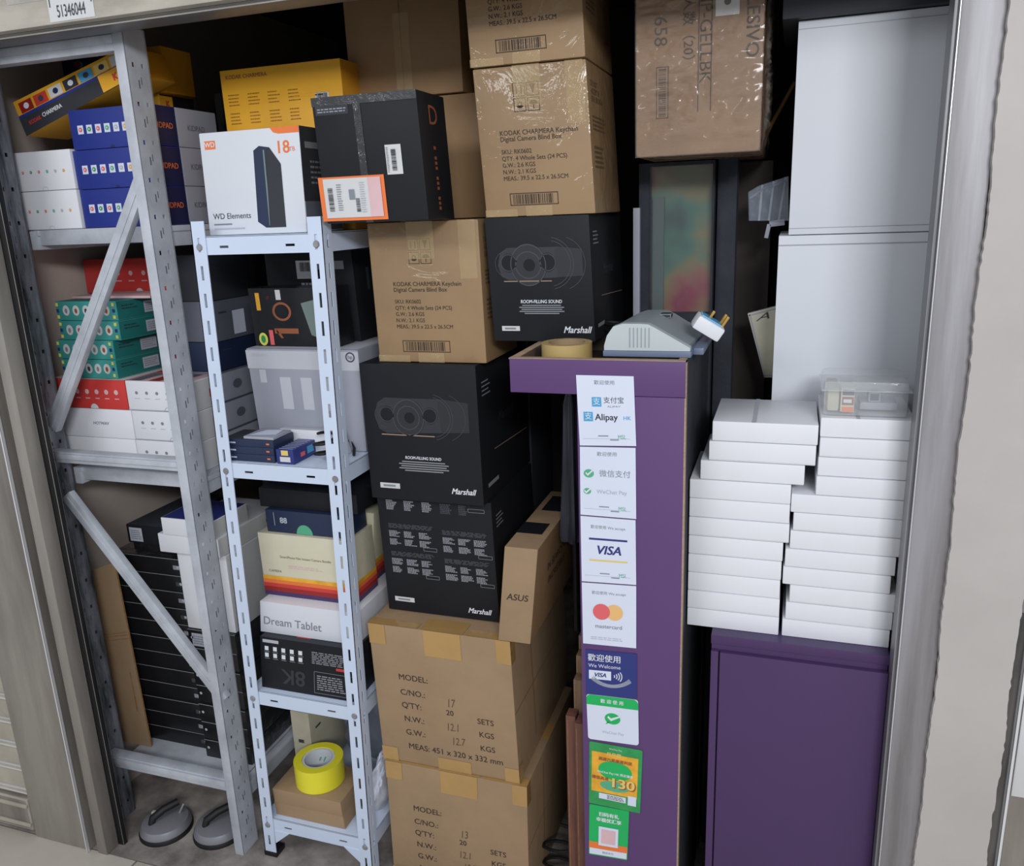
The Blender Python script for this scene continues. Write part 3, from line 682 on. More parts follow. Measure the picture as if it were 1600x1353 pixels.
def sticker(q, lab, base='paper', rad=0, th=.0012):
    c = [at(p[0], p[1], Y=YC-.0012-th*.2) for p in (q[3], q[2], q[1], q[0])]
    mb = MB(); D = Vector((0, .0012, 0))
    if rad:
        W = (c[1]-c[0]).length; Hh = (c[3]-c[0]).length; pts = []
        for (cu, cv, a0) in ((1-rad/W, rad/Hh, -90), (1-rad/W, 1-rad/Hh, 0), (rad/W, 1-rad/Hh, 90), (rad/W, rad/Hh, 180)):
            for i in range(7):
                a = math.radians(a0+15*i); pts.append((cu+rad/W*math.cos(a), cv+rad/Hh*math.sin(a)))
        F0 = Face(mb, *c, off=0); ring = [F0.p(u, v) for u, v in pts]; mb.face(ring, base)
        for i in range(len(ring)): a, b = ring[i], ring[(i+1) % len(ring)]; mb.face([b, a, a+D, b+D], base)
    else: mb.hexa([c[0], c[1], c[2], c[3]]+[p+D for p in c], [base]*6, 0)
    return mb, Face(mb, *c, off=.0004), lab
def fin(S): S[0].build('payment_sticker', cnt)['label'] = S[2]
S = sticker([(900, 586), (990, 588), (994, 697), (906, 696)], 'white sticker with blue app marks at the top'); f = S[1]
f.text('歡迎使用', .49, .90, .0085, 'gink', sx=1.1)
for (u, v, s_) in ((.34, .63, .0085), (.18, .42, .0085)):
    f.rect(u-s_/f.W, v-s_/f.H, u+s_/f.W, v+s_/f.H, 'sky'); f.text('支', u, v, .014, 'wink', k=2)
f.text('支付宝', .64, .65, .0125, 'dink'); f.text('ALIPAY', .64, .565, .005, 'gink', sx=1.5); f.text('Alipay', .50, .41, .0165, 'dink', bold=.02); f.text('HK', .86, .40, .010, 'sky', bold=.01)
def foot(f):
    f.rect(.06, .10, .9, .105, 'lgink'); f.rect(.34, .135, .52, .15, 'gink'); f.rect(.55, .08, .70, .095, 'gink', 2); f.text('MSL', .76, .125, .011, 'greenm', sx=.8)
foot(f); fin(S)
S = sticker([(906, 698), (993, 700), (994, 811), (907, 804)], 'white sticker with two green check marks'); f = S[1]
f.text('歡迎使用', .49, .90, .0085, 'gink', sx=1.1)
for (u, v, r, ss) in ((.16, .62, .0095, .016), (.13, .36, .007, .012)):
    f.ell(u, v, r, r*.85, 'greenm'); f.poly([(u-.06, v), (u-.02, v-.035), (u+.08, v+.04), (u+.08, v+.065), (u-.02, v-.005), (u-.05, v+.02)], 'wink', 2)
f.text('微信支付', .63, .62, .0145, 'gink'); f.text('WeChat Pay', .57, .36, .0108, 'lgink', bold=.01); foot(f); fin(S)
S = sticker([(907, 806), (993, 813), (994, 914), (909, 908)], 'white sticker with blue and yellow bars'); f = S[1]
f.text('歡迎使用 We accept', .5, .85, .0075, 'gink'); f.rect(.15, .655, .85, .685, 'visab'); f.text('VISA', .5, .50, .024, 'visab', bold=.03, shear=.25); f.rect(.15, .33, .85, .355, 'gold'); foot(f); fin(S)
S = sticker([(909, 910), (994, 916), (994, 1013), (911, 1005)], 'white sticker with overlapping red and orange circles'); f = S[1]
f.text('歡迎使用 We accept', .5, .85, .0075, 'gink'); f.ell(.60, .55, .0165, .0165, 'mor', 1); f.ell(.36, .55, .0165, .0165, 'mred', 2); f.text('mastercard', .49, .31, .0115, 'gink', bold=.01); f.lines(.15, .08, .8, .14, 2, 'lgink', .4); fin(S)
S = sticker([(915, 1015), (995, 1022), (995, 1092), (916, 1084)], 'navy sticker with contactless waves', 'visab'); f = S[1]
f.text('歡迎使用', .37, .83, .0165, 'wink', bold=.01); f.text('We Welcome', .37, .66, .011, 'wink'); f.rect(.06, .36, .5, .56, 'paper'); f.text('VISA', .28, .46, .0125, 'visab', k=2, bold=.03, shear=.25)
for i, r in enumerate((.004, .0075, .011, .0145)): f.ring(.53+i*.012, .46, r, .0018, 'wink', 1, a0=-42, a1=42, n=10)
for i in range(7): f.ring(.5, .75+i*.01, .047+i*.002, .0007, 'lgink', 1, a0=222+i, a1=318-i, n=20)
fin(S)
S = sticker([(916, 1084), (997, 1094), (998, 1165), (919, 1154)], 'white sticker with green head band and check mark', 'paper', rad=.006); f = S[1]
f.poly([(.0, .78), (1, .78), (1, .93), (.97, .97), (.93, 1), (.07, 1), (.02, .97), (0, .93)], 'green'); f.text('歡 迎 使 用', .5, .885, .0095, 'wink', k=2, bold=.02)
f.ell(.5, .52, .0155, .0125, 'green'); f.poly([(.36, .38), (.40, .46), (.46, .44)], 'green'); f.poly([(.40, .54), (.47, .47), (.66, .58), (.66, .61), (.47, .53), (.42, .58)], 'wink', 2); f.text('WeChat Pay', .5, .2, .0085, 'lgink'); fin(S)
S = sticker([(921, 1158), (1004, 1173), (1000, 1271), (920, 1254)], 'green and gold promotional sticker reading 130', 'greend', rad=.003, th=.001); f = S[1]
f.rect(.05, .22, .93, .86, 'gold2'); f.ell(.5, .60, .034, .022, 'green', 2); f.ell(.5, .35, .03, .012, 'greenm', 2); f.text('WeChat Pay', .5, .94, .005, 'wink', k=2)
f.text('月月賞', .47, .85, .010, 'gold', k=3, bold=.03); f.text('高達75萬優惠利是', .5, .76, .0085, 'rust', k=3, bold=.03)
f.text('WeChat Pay HK 限定優惠', .5, .555, .0066, 'wink', k=3, bold=.02); f.text('130', .64, .41, .030, 'gold', k=5, bold=.03, sx=1.15); f.text('130', .655, .395, .030, 'rust', k=4, bold=.05, sx=1.15); f.text('總值高達', .22, .45, .0085, 'rust', k=3, bold=.03)
f.rect(.2, .12, .72, .21, 'paper', 3); f.lines(.36, .13, .7, .20, 3, 'inkf', .5, 4); f.rect(.76, .1, .92, .25, 'paper', 3); fin(S)
S = sticker([(921, 1256), (983, 1268), (980, 1344), (920, 1334)], 'green sticker with white panel above a white foot', 'green', rad=.003, th=.0018); f = S[1]
f.text('扫码有礼', .5, .84, .0105, 'wink', bold=.04); f.text('幸福优汇享', .5, .73, .0105, 'wink', bold=.04); f.rect(0.01, .14, .99, .27, 'orange', 1); f.rect(.02, .02, .98, .14, 'paper'); f.rect(.25, .22, .75, .60, 'paper', 2); f.rect(.32, .27, .68, .55, 'pink', 3); f.text('微信支付', .5, .075, .006, 'gink', k=2); fin(S)

# things on the counter
cx = at(888, 552, Y=YC+.085); rr = .047
mb = MB(); z0_ = zb+.0125; zt = CTZ+.018
mb.lathe([(rr, z0_), (rr, zt), (rr-.013, zt), (rr-.013, z0_)], (cx.x, YC+.075, 0), 'tapek', 44, close=True, mats=['tapek', 'tapek', 'kraft', 'kraft'])
o = mb.build('tape_roll', origin=(cx.x, YC+.075, z0_)); tag(o, 'tan packing tape roll lying in the purple counter tray', 'tape roll')
# banknote-style grey desk machine: profile extruded backwards
pa = at(944, 558, Y=YC+.03); pb = at(1078, 560, Y=YC+.03)
dev = empty('desk_machine', ((pa.x+pb.x)/2, YC+.12, CTZ), 'grey curved desktop machine with fluted light end on the purple counter', 'machine')
L_ = pb.x-pa.x; prof = [(0, .006), (.01, .020), (.035, .037), (.075, .047), (.12, .050), (.155, .047), (.185, .037)]
pr = [(0, 0), (0, .008), (.035, .026), (.11, .042), (.22, .047), (.42, .047), (.52, .046), (.60, .040), (1, .006), (1, 0)]
def extr(mb, pr, y0, y1, mt, x0_, L, z0_, dx=0, mtop=None):
    n = len(pr); A = [Vector((x0_+u*L, y0, z0_+z)) for u, z in pr]; B = [Vector((x0_+u*L+dx, y1, z0_+z)) for u, z in pr]
    mb.mesh(A+B, [tuple(range(n))[::-1], tuple(range(n, 2*n))], mt)
    mb.mesh(A+B, [(i, i+n, (i+1) % n+n, (i+1) % n) for i in range(n)], mtop or mt)
mb = MB(); z_ = CTZ+.0115; extr(mb, pr, YC+.03, YC+.05, 'devl', pa.x, L_, z_)
for i in range(6): mb.box(pa.x+L_*(.30+.045*i), pa.x+L_*(.30+.045*i)+.0015, YC+.0288, YC+.0305, z_+.006, z_+.040, 'dev', 0)
mb.build('end_cap', dev)
mb = MB(); extr(mb, [(u, z*1.0) for u, z in pr], YC+.0505, YC+.23, 'dev', pa.x+.004, L_*.93, z_, dx=.01)
mb.box(pa.x+L_*.52, pa.x+L_*.66, YC+.16, YC+.19, z_+.040, z_+.0475, 'dgrey', .001)
mb.build('body', dev)
mb = MB(); mb.box(pa.x-.002, pa.x+L_+.002, YC+.028, YC+.235, CTZ+.0005, z_-.0005, 'devb', .002)
mb.box(pa.x+L_+.002, pa.x+L_+.02, YC+.06, YC+.235, CTZ+.0005, z_+.001, 'devb', .002); mb.build('base', dev)
# mains plug
pc = at(1106, 510, Y=YC+.11); Rm = Matrix.Rotation(math.radians(-35), 3, 'Y')@Matrix.Rotation(math.radians(18), 3, 'Z')
plug = empty('mains_plug', pc, 'white three pin mains plug with brass pins lying on the grey machine', 'plug')
def obx(mb, c, R, hx, hy, hz, m, bev=.003):
    P = [c+R@Vector(v) for v in ((-hx, -hy, -hz), (hx, -hy, -hz), (hx, -hy, hz), (-hx, -hy, hz), (-hx, hy, -hz), (hx, hy, -hz), (hx, hy, hz), (-hx, hy, hz))]; mb.hexa(P, [m]*6, bev)
mb = MB()
Rp = Matrix.Rotation(math.radians(33), 3, 'Y'); Rp = Rp@Matrix.Rotation(math.radians(12), 3, 'Z')
obx(mb, pc, Rp, .027, .020, .013, 'white', .005); obx(mb, pc+Rp@Vector((-.002, 0, .014)), Rp, .020, .016, .0015, 'sky', .0005); mb.build('plug_body', plug)
for (dx, dy, ln) in ((.018, -.012, .011), (.018, .012, .010), (-.006, 0, .008)):
    mb = MB(); obx(mb, pc+Rp@Vector((dx, dy, .013+ln)), Rp, .0022, .0035, ln, 'brass', .0005); mb.build('pin', plug)
mb = MB(); pts = []
c0 = at(1010, 500, Y=YC+.25)
for i in range(60):
    a = i/59*2*math.pi*1.9; R_ = .10+.008*math.sin(3*a)
    pts.append((c0.x+.02+R_*1.1*math.cos(a), YC+.275+.045*math.sin(a)*.8, CTZ+.007+.0004*i+.002*math.sin(5*a)))
mb.tube(pts, .0035, 'blk', 8); o = mb.build('power_cable', origin=(c0.x, YC+.27, CTZ)); tag(o, 'black power cable coiled behind the grey machine', 'cable')

# ================================================================== RIGHT SIDE: WHITE BOXES ON PURPLE CABINET
ZC = .822
xa = at(1112, 992, Y=1.42).x; 
cab = empty('purple_cabinet', (.07, 1.7, 0), 'dark purple cabinet under the stacks of white boxes', 'cabinet')
mb = MB(); mb.box(xa, .196, 1.425, 1.95, .0, ZC-.019, ['purpled']*6, .001); mb.build('body', cab)
mb = MB(); mb.box(xa-.001, .197, 1.4205, 1.96, ZC-.018, ZC, ['purpled', 'purplet', 'purplet', 'purplet', 'purplet', 'purplet'], .001); mb.build('top_panel', cab)
mb = MB(); mb.box(xa+.0165, .196, 1.412, 1.4245, .03, ZC-.030, 'purpled', .0012); mb.build('door', cab)
mb = MB(); mb.box(xa, xa+.0135, 1.414, 1.4245, .0, ZC-.030, 'purpled', .0008); mb.build('side_stile', cab)
def crop6(x, y): return (1060+x/2.82, 560+y/2.82)
YB = 1.447
Lr = [(150, 255, 615, 320), (135, 345, 605, 408), (97, 425, 555, 495), (50, 500, 495, 578), (42, 580, 490, 660), (38, 660, 488, 745), (36, 745, 460, 825), (36, 830, 453, 905), (36, 915, 447, 985), (36, 1000, 445, 1065), (36, 1085, 442, 1140)]
Rr = [(628, 235, 1050, 255), (624, 325, 1040, 350), (616, 420, 1030, 447), (607, 512, 1018, 540), (497, 585, 992, 628), (507, 665, 1000, 718), (492, 750, 988, 803), (470, 835, 957, 890), (460, 915, 935, 970), (490, 995, 967, 1060), (472, 1075, 942, 1145), (456, 1150, 928, 1225)]
def stack(rows, h, tag_, names, xmin, ds):
    n = len(rows); out = []
    for i in range(n-1, -1, -1):
        r = rows[i]; z0_ = ZC+(n-1-i)*h+.0004*(n-1-i)
        xl = max(xmin, at(*crop6(r[0], r[1]+40), Y=YB).x); xr = at(*crop6(r[2], r[3]+40), Y=YB).x
        yy = YB+ds[i]
        b = bx(xl, xr, yy, yy+.185, z0_+.0004, z0_+h, ['white', 'white', 'white'], .0022)
        mb2 = b.mb
        g = b.f('R'); g.rect(0, .44, 1, .47, 'wtop'); b.f('F').rect(0, .06, 1, .075, 'offw') if i % 4 == 1 else None
        if i == 0: t = b.f('T'); t.rect(.38, .0, .42, 1, 'wtop')
        b.done('white_tablet_box', names(i, n), 'box', tag_); out.append(b)
    return out
ordn = ['topmost', 'second from the top', 'third from the top', 'fourth from the top', 'fifth from the top', 'sixth from the top', 'seventh from the top', 'eighth from the top', 'ninth from the top', 'tenth from the top', 'eleventh from the top', 'twelfth from the top']
def nmL(i, n): return 'plain white box, %s of the left stack beside the purple counter' % ('bottom one' if i == n-1 else ordn[i])
def nmR(i, n): return 'plain white box, %s of the right stack beside the aluminium post' % ('bottom one' if i == n-1 else ordn[i])
dsr = [random.Random(i).uniform(0, .004) for i in range(12)]
SL = stack(Lr, .0366, 'plain white boxes in the left stack', nmL, x1+.002, [0, 0, .001, .0, .002, .001, .002, .001, .002, 0, .001])
SR = stack(Rr, .0346, 'plain white boxes in the right stack', nmR, -1, dsr)
# shift: make sure stacks do not collide
for l in SL:
    pass
# clear clamshell on right stack
zt = SR[-1].P[3].z+.001; ca = SR[-1].P[3].x+.001; cb = ca+.135
case = empty('clear_case', ((ca+cb)/2, YB+.08, zt), 'clear plastic clamshell case with small device on the right white stack', 'case')
mb = MB(); mb.box(ca, cb, YB+.012, YB+.14, zt, zt+.062, 'clear', .010); mb.box(ca-.003, cb+.004, YB+.008, YB+.144, zt+.044, zt+.047, 'clear', .001); mb.build('shell', case)
mb = MB(); mb.box(ca+.008, ca+.028, YB+.03, YB+.12, zt+.004, zt+.046, 'ivory', .006); mb.build('rounded_device', case)
mb = MB(); mb.box(ca+.030, ca+.052, YB+.03, YB+.10, zt+.004, zt+.045, 'cream', .001); f = Face(mb, (ca+.030, YB+.03, zt+.004), (ca+.052, YB+.03, zt+.004), (ca+.052, YB+.03, zt+.045), (ca+.030, YB+.03, zt+.045))
f.rect(.1, .72, .95, .95, 'dink'); f.rect(.1, .3, .95, .65, 'rust'); f.rect(.1, 0, .95, .22, 'orange'); f.rect(.2, .4, .8, .55, 'wink', 2); mb.build('label_card', case)
mb = MB(); mb.box(ca+.062, cb-.012, YB+.05, YB+.11, zt+.004, zt+.018, 'pale', .004); mb.box(ca+.075, ca+.095, YB+.05, YB+.08, zt+.018, zt+.036, 'dgrey', .003); mb.build('grey_insert', case)

# white cabinets behind
XW = .30
lw = bx(at(1217, 368, Y=1.66).x, XW, 1.66, 1.94, ZC+.001, 1.538, 'whitecab', .001); lw.f('F').rect(0, .974, 1, .977, 'pale')
b_ = lw.done('white_cabinet', 'large white cabinet block behind the stacks of white boxes, lower one', 'cabinet', 'large white cabinet blocks')
uw = bx(at(1240, 200, Y=1.66).x, XW, 1.66, 1.94, 1.5395, 1.905, 'whitecab', .001); uw.f('F').rect(0, .962, 1, .965, 'pale'); uw.f('F').rect(0, .03, 1, .033, 'pale')
uw.done('white_cabinet', 'large white cabinet block at upper right, standing on another white block', 'cabinet', 'large white cabinet blocks')
tb = bx(-.035, XW, 1.64, 1.93, 1.9065, 2.05, 'dgrey', .003); tb.done('dark_box', 'dark box on top of the upper white cabinet block', 'box')

# film-wrapped carton and glass panel
def film(b, faces, seed, amp=.004, n=46):
    from mathutils import noise
    mb = MB()
    for fc in faces:
        F0 = Face(mb, *[b.P[i] for i in FI[fc]], off=.0025); vs = []
        for i in range(n+1):
            for j in range(n+1):
                u, v = i/n, j/n; e = min(u, v, 1-u, 1-v)*8
                p = F0.p(u, v); q = Vector((u*F0.W*16+seed, v*F0.H*34, 0)); d = noise.noise(q+Vector((noise.noise(q*.6)*2.5, 0, 0)))
                r_ = max(0, 1-abs(d)*5)                                  # sharp ridges of the crumpled film
                vs.append(p+F0.n*(amp*r_*min(1, e)))
        mb.mesh(vs, [(i*(n+1)+j, (i+1)*(n+1)+j, (i+1)*(n+1)+j+1, i*(n+1)+j+1) for i in range(n) for j in range(n)], 'film', True)
    b.sub('stretch_film', mb, 'clear shiny stretch film')
wc = qb([(992, -110), (1200, -110), (1188, 231), (993, 231)], 'kraftw', bev=.008, Y=1.62, z0=1.690, z1=2.06, depth=.32)
rep('wc', wc); f = wc.f('F')
f.text('658', .20, .58, .034, 'ink', rot=-90); f.text('人数（20）', .42, .56, .024, 'ink', rot=-90, bold=.01); f.text('MP-GELLBK', .555, .54, .031, 'ink', rot=-90, bold=.0)
f.rect(.50, .20, .508, .70, 'ink'); f.rect(.60, .20, .608, .70, 'ink'); f.text('LESIVO', .91, .56, .032, 'ink', rot=-90, bold=.01); f.frame(.17, .18, .27, .42, .0015, 'ink'); f.barcode(.19, .19, .25, .41, 'ink', vert=True, seed=8)
f.rect(.63, .62, .81, .74, 'offw', 2); f.ell(.72, .68, .006, .006, 'dink', 3)
wc.done('wrapped_carton', 'large brown carton in shiny stretch film above the dark glass panel', 'carton'); film(wc, 'FR', 3, .009, 60)
gp = empty('glass_cabinet', at(1050, 480, Y=1.80)+Vector((0, .1, 0)), 'dark framed glass cabinet with reflections painted on an inner sheet behind the grey machine', 'cabinet')
P = quad([(1002, 236), (1118, 236), (1108, 490), (998, 488)], Y=1.80, z1=1.686, depth=.09)
gz0 = CTZ+.0; xg0, xg1 = min(P[0].x, P[3].x), max(P[1].x, P[2].x)
zf = 0.0
mb = MB(); 
for (a_, b_) in ((xg0, xg0+.022), (xg1-.004, xg1)): mb.box(a_, b_, 1.80, 1.90, zf, 1.688, 'slate', .001)
mb.box(xg0+.022, xg1-.004, 1.80, 1.90, 1.682, 1.688, 'slate', 0); mb.box(xg0+.022, xg1-.004, 1.80, 1.90, zf, 1.375, 'slate', 0); mb.build('frame', gp)
mb = MB(); mb.box(xg0+.0225, xg1-.0045, 1.83, 1.834, 1.3755, 1.6815, 'swirl', 0); mb.box(xg0+.026, xg0+.05, 1.822, 1.829, 1.378, 1.62, 'green2', 0); mb.build('reflection_sheet', gp)
mb = MB(); mb.box(xg0+.0225, xg1-.0045, 1.803, 1.806, 1.3755, 1.6815, 'glass', 0); mb.build('glass_pane', gp)
mb = MB(); pa = at(990, 330, Y=1.78); mb.box(pa.x-.002, pa.x+.012, 1.785, 1.80, .0, at(990, 325, Y=1.78).z, 'pale', .001)
o = mb.build('pale_strip', origin=(pa.x, 1.79, 0)); tag(o, 'pale blue grey vertical strip left of the dark glass cabinet', 'strip')
mb = MB(); mb.box(xg1+.003, xg1+.045, 1.82, 1.86, 0, 1.70, 'slate', .008)
o = mb.build('rolled_fabric', origin=(xg1+.024, 1.84, 0)); tag(o, 'dark slate rolled fabric standing right of the glass cabinet', 'fabric')
# shelf back furniture to carry the wrapped carton (dark cabinet behind)
mb = MB(); mb.box(xg0-.0, xg1+.11, 1.965, 2.20, 0, 1.6885, 'wallb', .002)
o = mb.build('dark_cupboard', origin=((xg0+xg1)/2+.05, 2.0, 0)); tag(o, 'dark brown cupboard behind the glass cabinet', 'cupboard')
# clear plastic holder
pc = at(1200, 315, Y=1.78)
mb = MB(); A = at(1169, 300, Y=1.78); B = at(1232, 275, Y=1.78); C_ = at(1232, 345, Y=1.78); D_ = at(1170, 345, Y=1.78); A2 = at(1186, 290, Y=1.78)
ringp = [D_, C_, B, A2, A]; mb.mesh(ringp+[p+Vector((0, .05, 0)) for p in ringp], [(0, 1, 2, 3, 4), (9, 8, 7, 6, 5), (0, 5, 6, 1), (4, 3, 8, 9), (3, 2, 7, 8), (0, 4, 9, 5)], 'clear2')
for i in range(3):
    a = D_.lerp(C_, .25+.25*i); b = A2.lerp(B, .1+.4*i); mb.bar(a+Vector((0, .02, 0)), b+Vector((0, .02, 0)), .004, .003, 'pale', bev=0)
mb.tube([at(1172, 310, Y=1.79), at(1190, 296, Y=1.79), at(1230, 282, Y=1.79)], .002, 'devb', 6)
hold = mb.build('plastic_holder', origin=pc); tag(hold, 'clear plastic holder at the left edge of the upper white cabinet', 'holder'); hold['_org'] = tuple(pc)
mb = MB(); mb.bar(at(1197, 372, Y=1.79), at(1202, 350, Y=1.79), .008, .006, 'pale'); mb.bar(at(1202, 350, Y=1.79), at(1226, 347, Y=1.79), .012, .006, 'pale'); MB.build(mb, 'bracket', parent=hold, origin=pc)
mb = MB(); mb.tube([at(1188, 232, Y=1.95), at(1205, 195, Y=1.95), at(1242, 128, Y=1.95)], .004, 'flute', 8); mb2 = mb.build('thin_stick', origin=at(1188, 232, Y=1.95)); tag(mb2, 'thin brown stick slanting beside the wrapped carton', 'stick')
# leaning white panel
q = quad([(1168, 490), (1215, 478), (1222, 590), (1194, 590)], Y=1.80, depth=.015, snap=False)
b = Box(q, ['ivory', 'ivory', 'wtop'], .001); b.f('F').frame(0.03, .02, .97, .98, .003, 'pale'); b.f('F').text('A', .45, .90, .02, 'dink', shear=.4, sx=1.8)
b.done('leaning_panel', 'narrow ivory panel leaning beside the lower white cabinet block', 'panel')

# things under the counter
mb = MB()
for (px0, px1, top, yy, mt) in (): pass
boards = [((885, 905), 1118, 1345, 1.475, 'wood', 'reddish wood board with worn end, nearest the carton'), ((899, 918), 1130, 1345, 1.44, 'wood', 'reddish wood board touching the purple counter panel'),
          ((897, 915), 1062, 1330, 1.53, 'wood2', 'tan wood board, third tallest beside the purple counter'), ((901, 918), 1024, 1330, 1.58, 'wood2', 'tan wood board with paler edge behind the third tallest board'), ((905, 920), 993, 1330, 1.63, 'wood2', 'tallest tan wood board at the back beside the counter')]
for (pxs, top, bot, yy, mt, lab) in boards:
    a = at(pxs[0], top+60, Y=yy); c = at(pxs[1], top+60, Y=yy); zt_ = at(pxs[0], top, Y=yy).z
    b = bx(a.x, a.x+.022, yy, yy+.03, .0, zt_, [mt, mt, mt], .0015); b.f('F').rect(.15, .02, .22, .98, 'flute'); b.done('wood_board', lab, 'board', 'wooden boards beside the purple counter')
# umbrella cloth
mb = MB(); prof = [(0.004, 1.24), (.014, 1.20), (.018, 1.05), (.022, .95), (.025, .90), (.023, .885), (.006, .88)]
cxu = at(893, 750, Y=1.66)
N = 28; vs = []; 
for i, (r, z) in enumerate(prof):
    for q in range(N): a = q*2*math.pi/N; R_ = r*(1+.28*math.sin(5*a+i*.4)); vs.append((cxu.x+R_*math.cos(a), 1.66+R_*math.sin(a), z))
fs = [(i*N+q, i*N+(q+1) % N, (i+1)*N+(q+1) % N, (i+1)*N+q) for i in range(len(prof)-1) for q in range(N)]+[tuple(range(N)), tuple((len(prof)-1)*N+q for q in range(N))[::-1]]
cxu.x += .004
umb = empty('folded_umbrella', (cxu.x, 1.66, .66), 'folded black umbrella hanging inside beside the purple counter', 'umbrella')
mb.mesh(vs, fs, 'cloth', True); mb.build('canopy', umb)
mb = MB(); mb.tube([(cxu.x, 1.66, 1.262), (cxu.x, 1.66, .66)], .005, 'blk', 8); mb.build('shaft', umb)
mb = MB(); ccx = at(880, 1310, Y=1.62)
mb.tube([(ccx.x+.05*math.cos(i*.5)*(1+.1*math.sin(i)), 1.62+.03*math.sin(i*.5), .008+.004*i) for i in range(30)], .004, 'blk', 8)
o = mb.build('floor_cable', origin=(ccx.x, 1.62, 0)); tag(o, 'black cable heaped on the floor between carton and counter', 'cable')

# ================================================================== SLOTTED SHELF CONTENTS
Z1 = SZ[1]; Z2 = SZ[2]; Z3 = SZ[3]
# level two
gb = qb([(386, 566), (560, 558), (584, 742), (412, 730)], ['pale', 'pale', 'wtop'], bev=.006, lo=SX0+SHR*Z1+.008, hi=SX1+SHR*Z1-.008, Y=1.60, z0=Z1+.001, z1=1.318, depth=.20)
rep('gb', gb); gb_dx = SX1+SHR*Z1-.004
f = gb.f('F'); f.rect(.0, .80, 1, .98, 'wtop'); f.rect(.10, .66, .16, .79, 'wtop')
for u in (.28, .47, .66): f.rect(u, .40, u+.10, .72, 'wtop')
f.ring(.93, .93, .010, .003, 'dink', 2); f.text('hp', .93, .93, .012, 'dink', k=2); f.lines(.05, .92, .2, .95, 2, 'lgink', .4, 2)
gb.done('striped_grey_box', 'light grey box with paler vertical stripes on the second shelf', 'box')
gt = gb.P[2].z
ten = qb([(388, 470), (520, 466), (530, 558), (403, 556)], 'black2', bev=.0015, lo=SX0+SHR*1.3+.008, hi=SX1+SHR*1.3-.008, Y=1.63, z0=gt+.001, z1=1.453, depth=.075)
rep('ten', ten); f = ten.f('F'); f.ring(.38, .60, .022, .006, 'rust', ry=.019); f.rect(.26, .22, .55, .31, 'rust'); f.poly([(.26, .31), (.30, .31), (.36, .14), (.33, .14)], 'rust')
f.rect(.08, .62, .13, .92, 'gold2'); f.rect(.33, .80, .39, .97, 'offw'); f.poly([(.62, .74), (.78, .80), (.80, .78), (.84, .22), (.80, .14), (.70, .2)], 'green2'); f.poly([(.79, .8), (.98, .82), (.98, .12), (.83, .15)], 'dgrey', 2)
f.ell(.11, .12, .012, .015, 'lemon', 2); f.ell(.11, .12, .006, .009, 'greend', 3); f.rect(.19, .02, .24, .28, 'mred', 2); f.text('i7', .23, .83, .010, 'redd')
ten.done('black_printed_box', 'small black box with rust coloured number and grey device picture', 'box')
bb = qb([(368, 394), (548, 385), (566, 552), (392, 560)], 'black', bev=.002, lo=SX0+SHR*1.3+.008, hi=SX1+SHR*1.3-.008, Y=1.715, z0=gt+.001, z1=1.530, depth=.13)
rep('bb', bb); f = bb.f('F'); f.rect(.36, .70, .56, .90, 'offw'); f.barcode(.40, .78, .52, .88, 'dink', 2); f.rect(.58, .80, .9, .89, 'mink'); f.lines(.40, .61, .78, .66, 1, 'mink', .8); f.rect(.42, .50, .60, .57, 'offw'); f.rect(.44, .525, .58, .545, 'gink', 2); bb.f('R').rect(.45, .55, .55, .8, 'spk3')
bb.done('black_console_box', 'large black box with white barcode label behind the small black box', 'box')
wt = qb([(436, 646), (524, 648), (544, 712), (446, 704)], ['white', 'white', 'wtop'], bev=.002, lo=SX0+SHR*Z1+.008, hi=SX1+SHR*Z1-.008, Y=1.570, z0=Z1+.001, z1=1.135, depth=.026)
rep('wt', wt); wt.f('F').rect(.72, .42, .88, .46, 'gink'); wt.done('white_slim_box', 'slim white box propped against the striped grey box', 'box')
for i, (lab, dxx) in enumerate((('bottom slim navy laptop box on the second shelf', 0), ('middle slim navy laptop box on the second shelf', -.004), ('top slim navy laptop box on the second shelf', .003))):
    xa_ = at(364, 735, Y=YS+.03).x+dxx; xa_ = max(xa_, SX0+SHR*Z1+.014); b = bx(xa_-.006, xa_+.128, YS+.012, YS+.092, Z1+.001+i*.0172, Z1+.0177+i*.0172, ['navy', 'navy', 'dgrey'], .001)
    f = b.f('F'); f.rect(.11, .40, .26, .60, 'lgink'); f.ell(.07, .5, .003, .003, 'wink'); f.rect(.86, .4, .92, .6, 'orange'); b.done('slim_navy_box', lab, 'box', 'slim navy boxes piled on the second shelf')
tz = Z1+.0177+2*.0172+.001
b = bx(xa_+.05, xa_+.128, YS+.014, YS+.085, tz, tz+.006, ['pale', 'pale', 'pale'], .001); b.f('T').poly([(.1, .1), (.9, .3), (.8, .9), (.3, .8)], 'paper'); b.done('clear_sleeve', 'pale blue glossy sleeve on the pile of navy boxes', 'sleeve')
a = at(474, 742, Y=YS+.02); b = bx(xa_+.134, xa_+.178, YS+.010, YS+.10, Z1+.001, Z1+.034, ['visab', 'visab', 'blue'], .001); f = b.f('F'); f.rect(.2, .15, .8, .5, 'offw'); f.rect(.3, .6, .7, .95, 'gold'); t = b.f('T')
for i in range(7): t.rect(.1, .05+i*.13, .9, .10+i*.13, 'lgink')
g = b.f('R'); g.rect(.3, .3, .5, .6, 'mred'); g.rect(.6, .3, .9, .8, 'sky'); b.done('blue_accessory_box', 'small bright blue printed box at the front of the second shelf', 'box')
mb = MB(); cc = at(536, 715, Y=YS+.06)
mb.tube([(-.965+.022*math.cos(i*.45)+.004*math.sin(i*1.3), YS+.06+.028*math.sin(i*.45), Z1+.005+.0016*i) for i in range(36)], .0035, 'blk', 8)
mb.tube([(-.955, YS+.09, Z1+.005), (-.95, YS+.14, Z1+.03), (-.93, YS+.12, Z1+.012), (-.915, YS+.09, Z1+.006)], .0035, 'blk', 8)
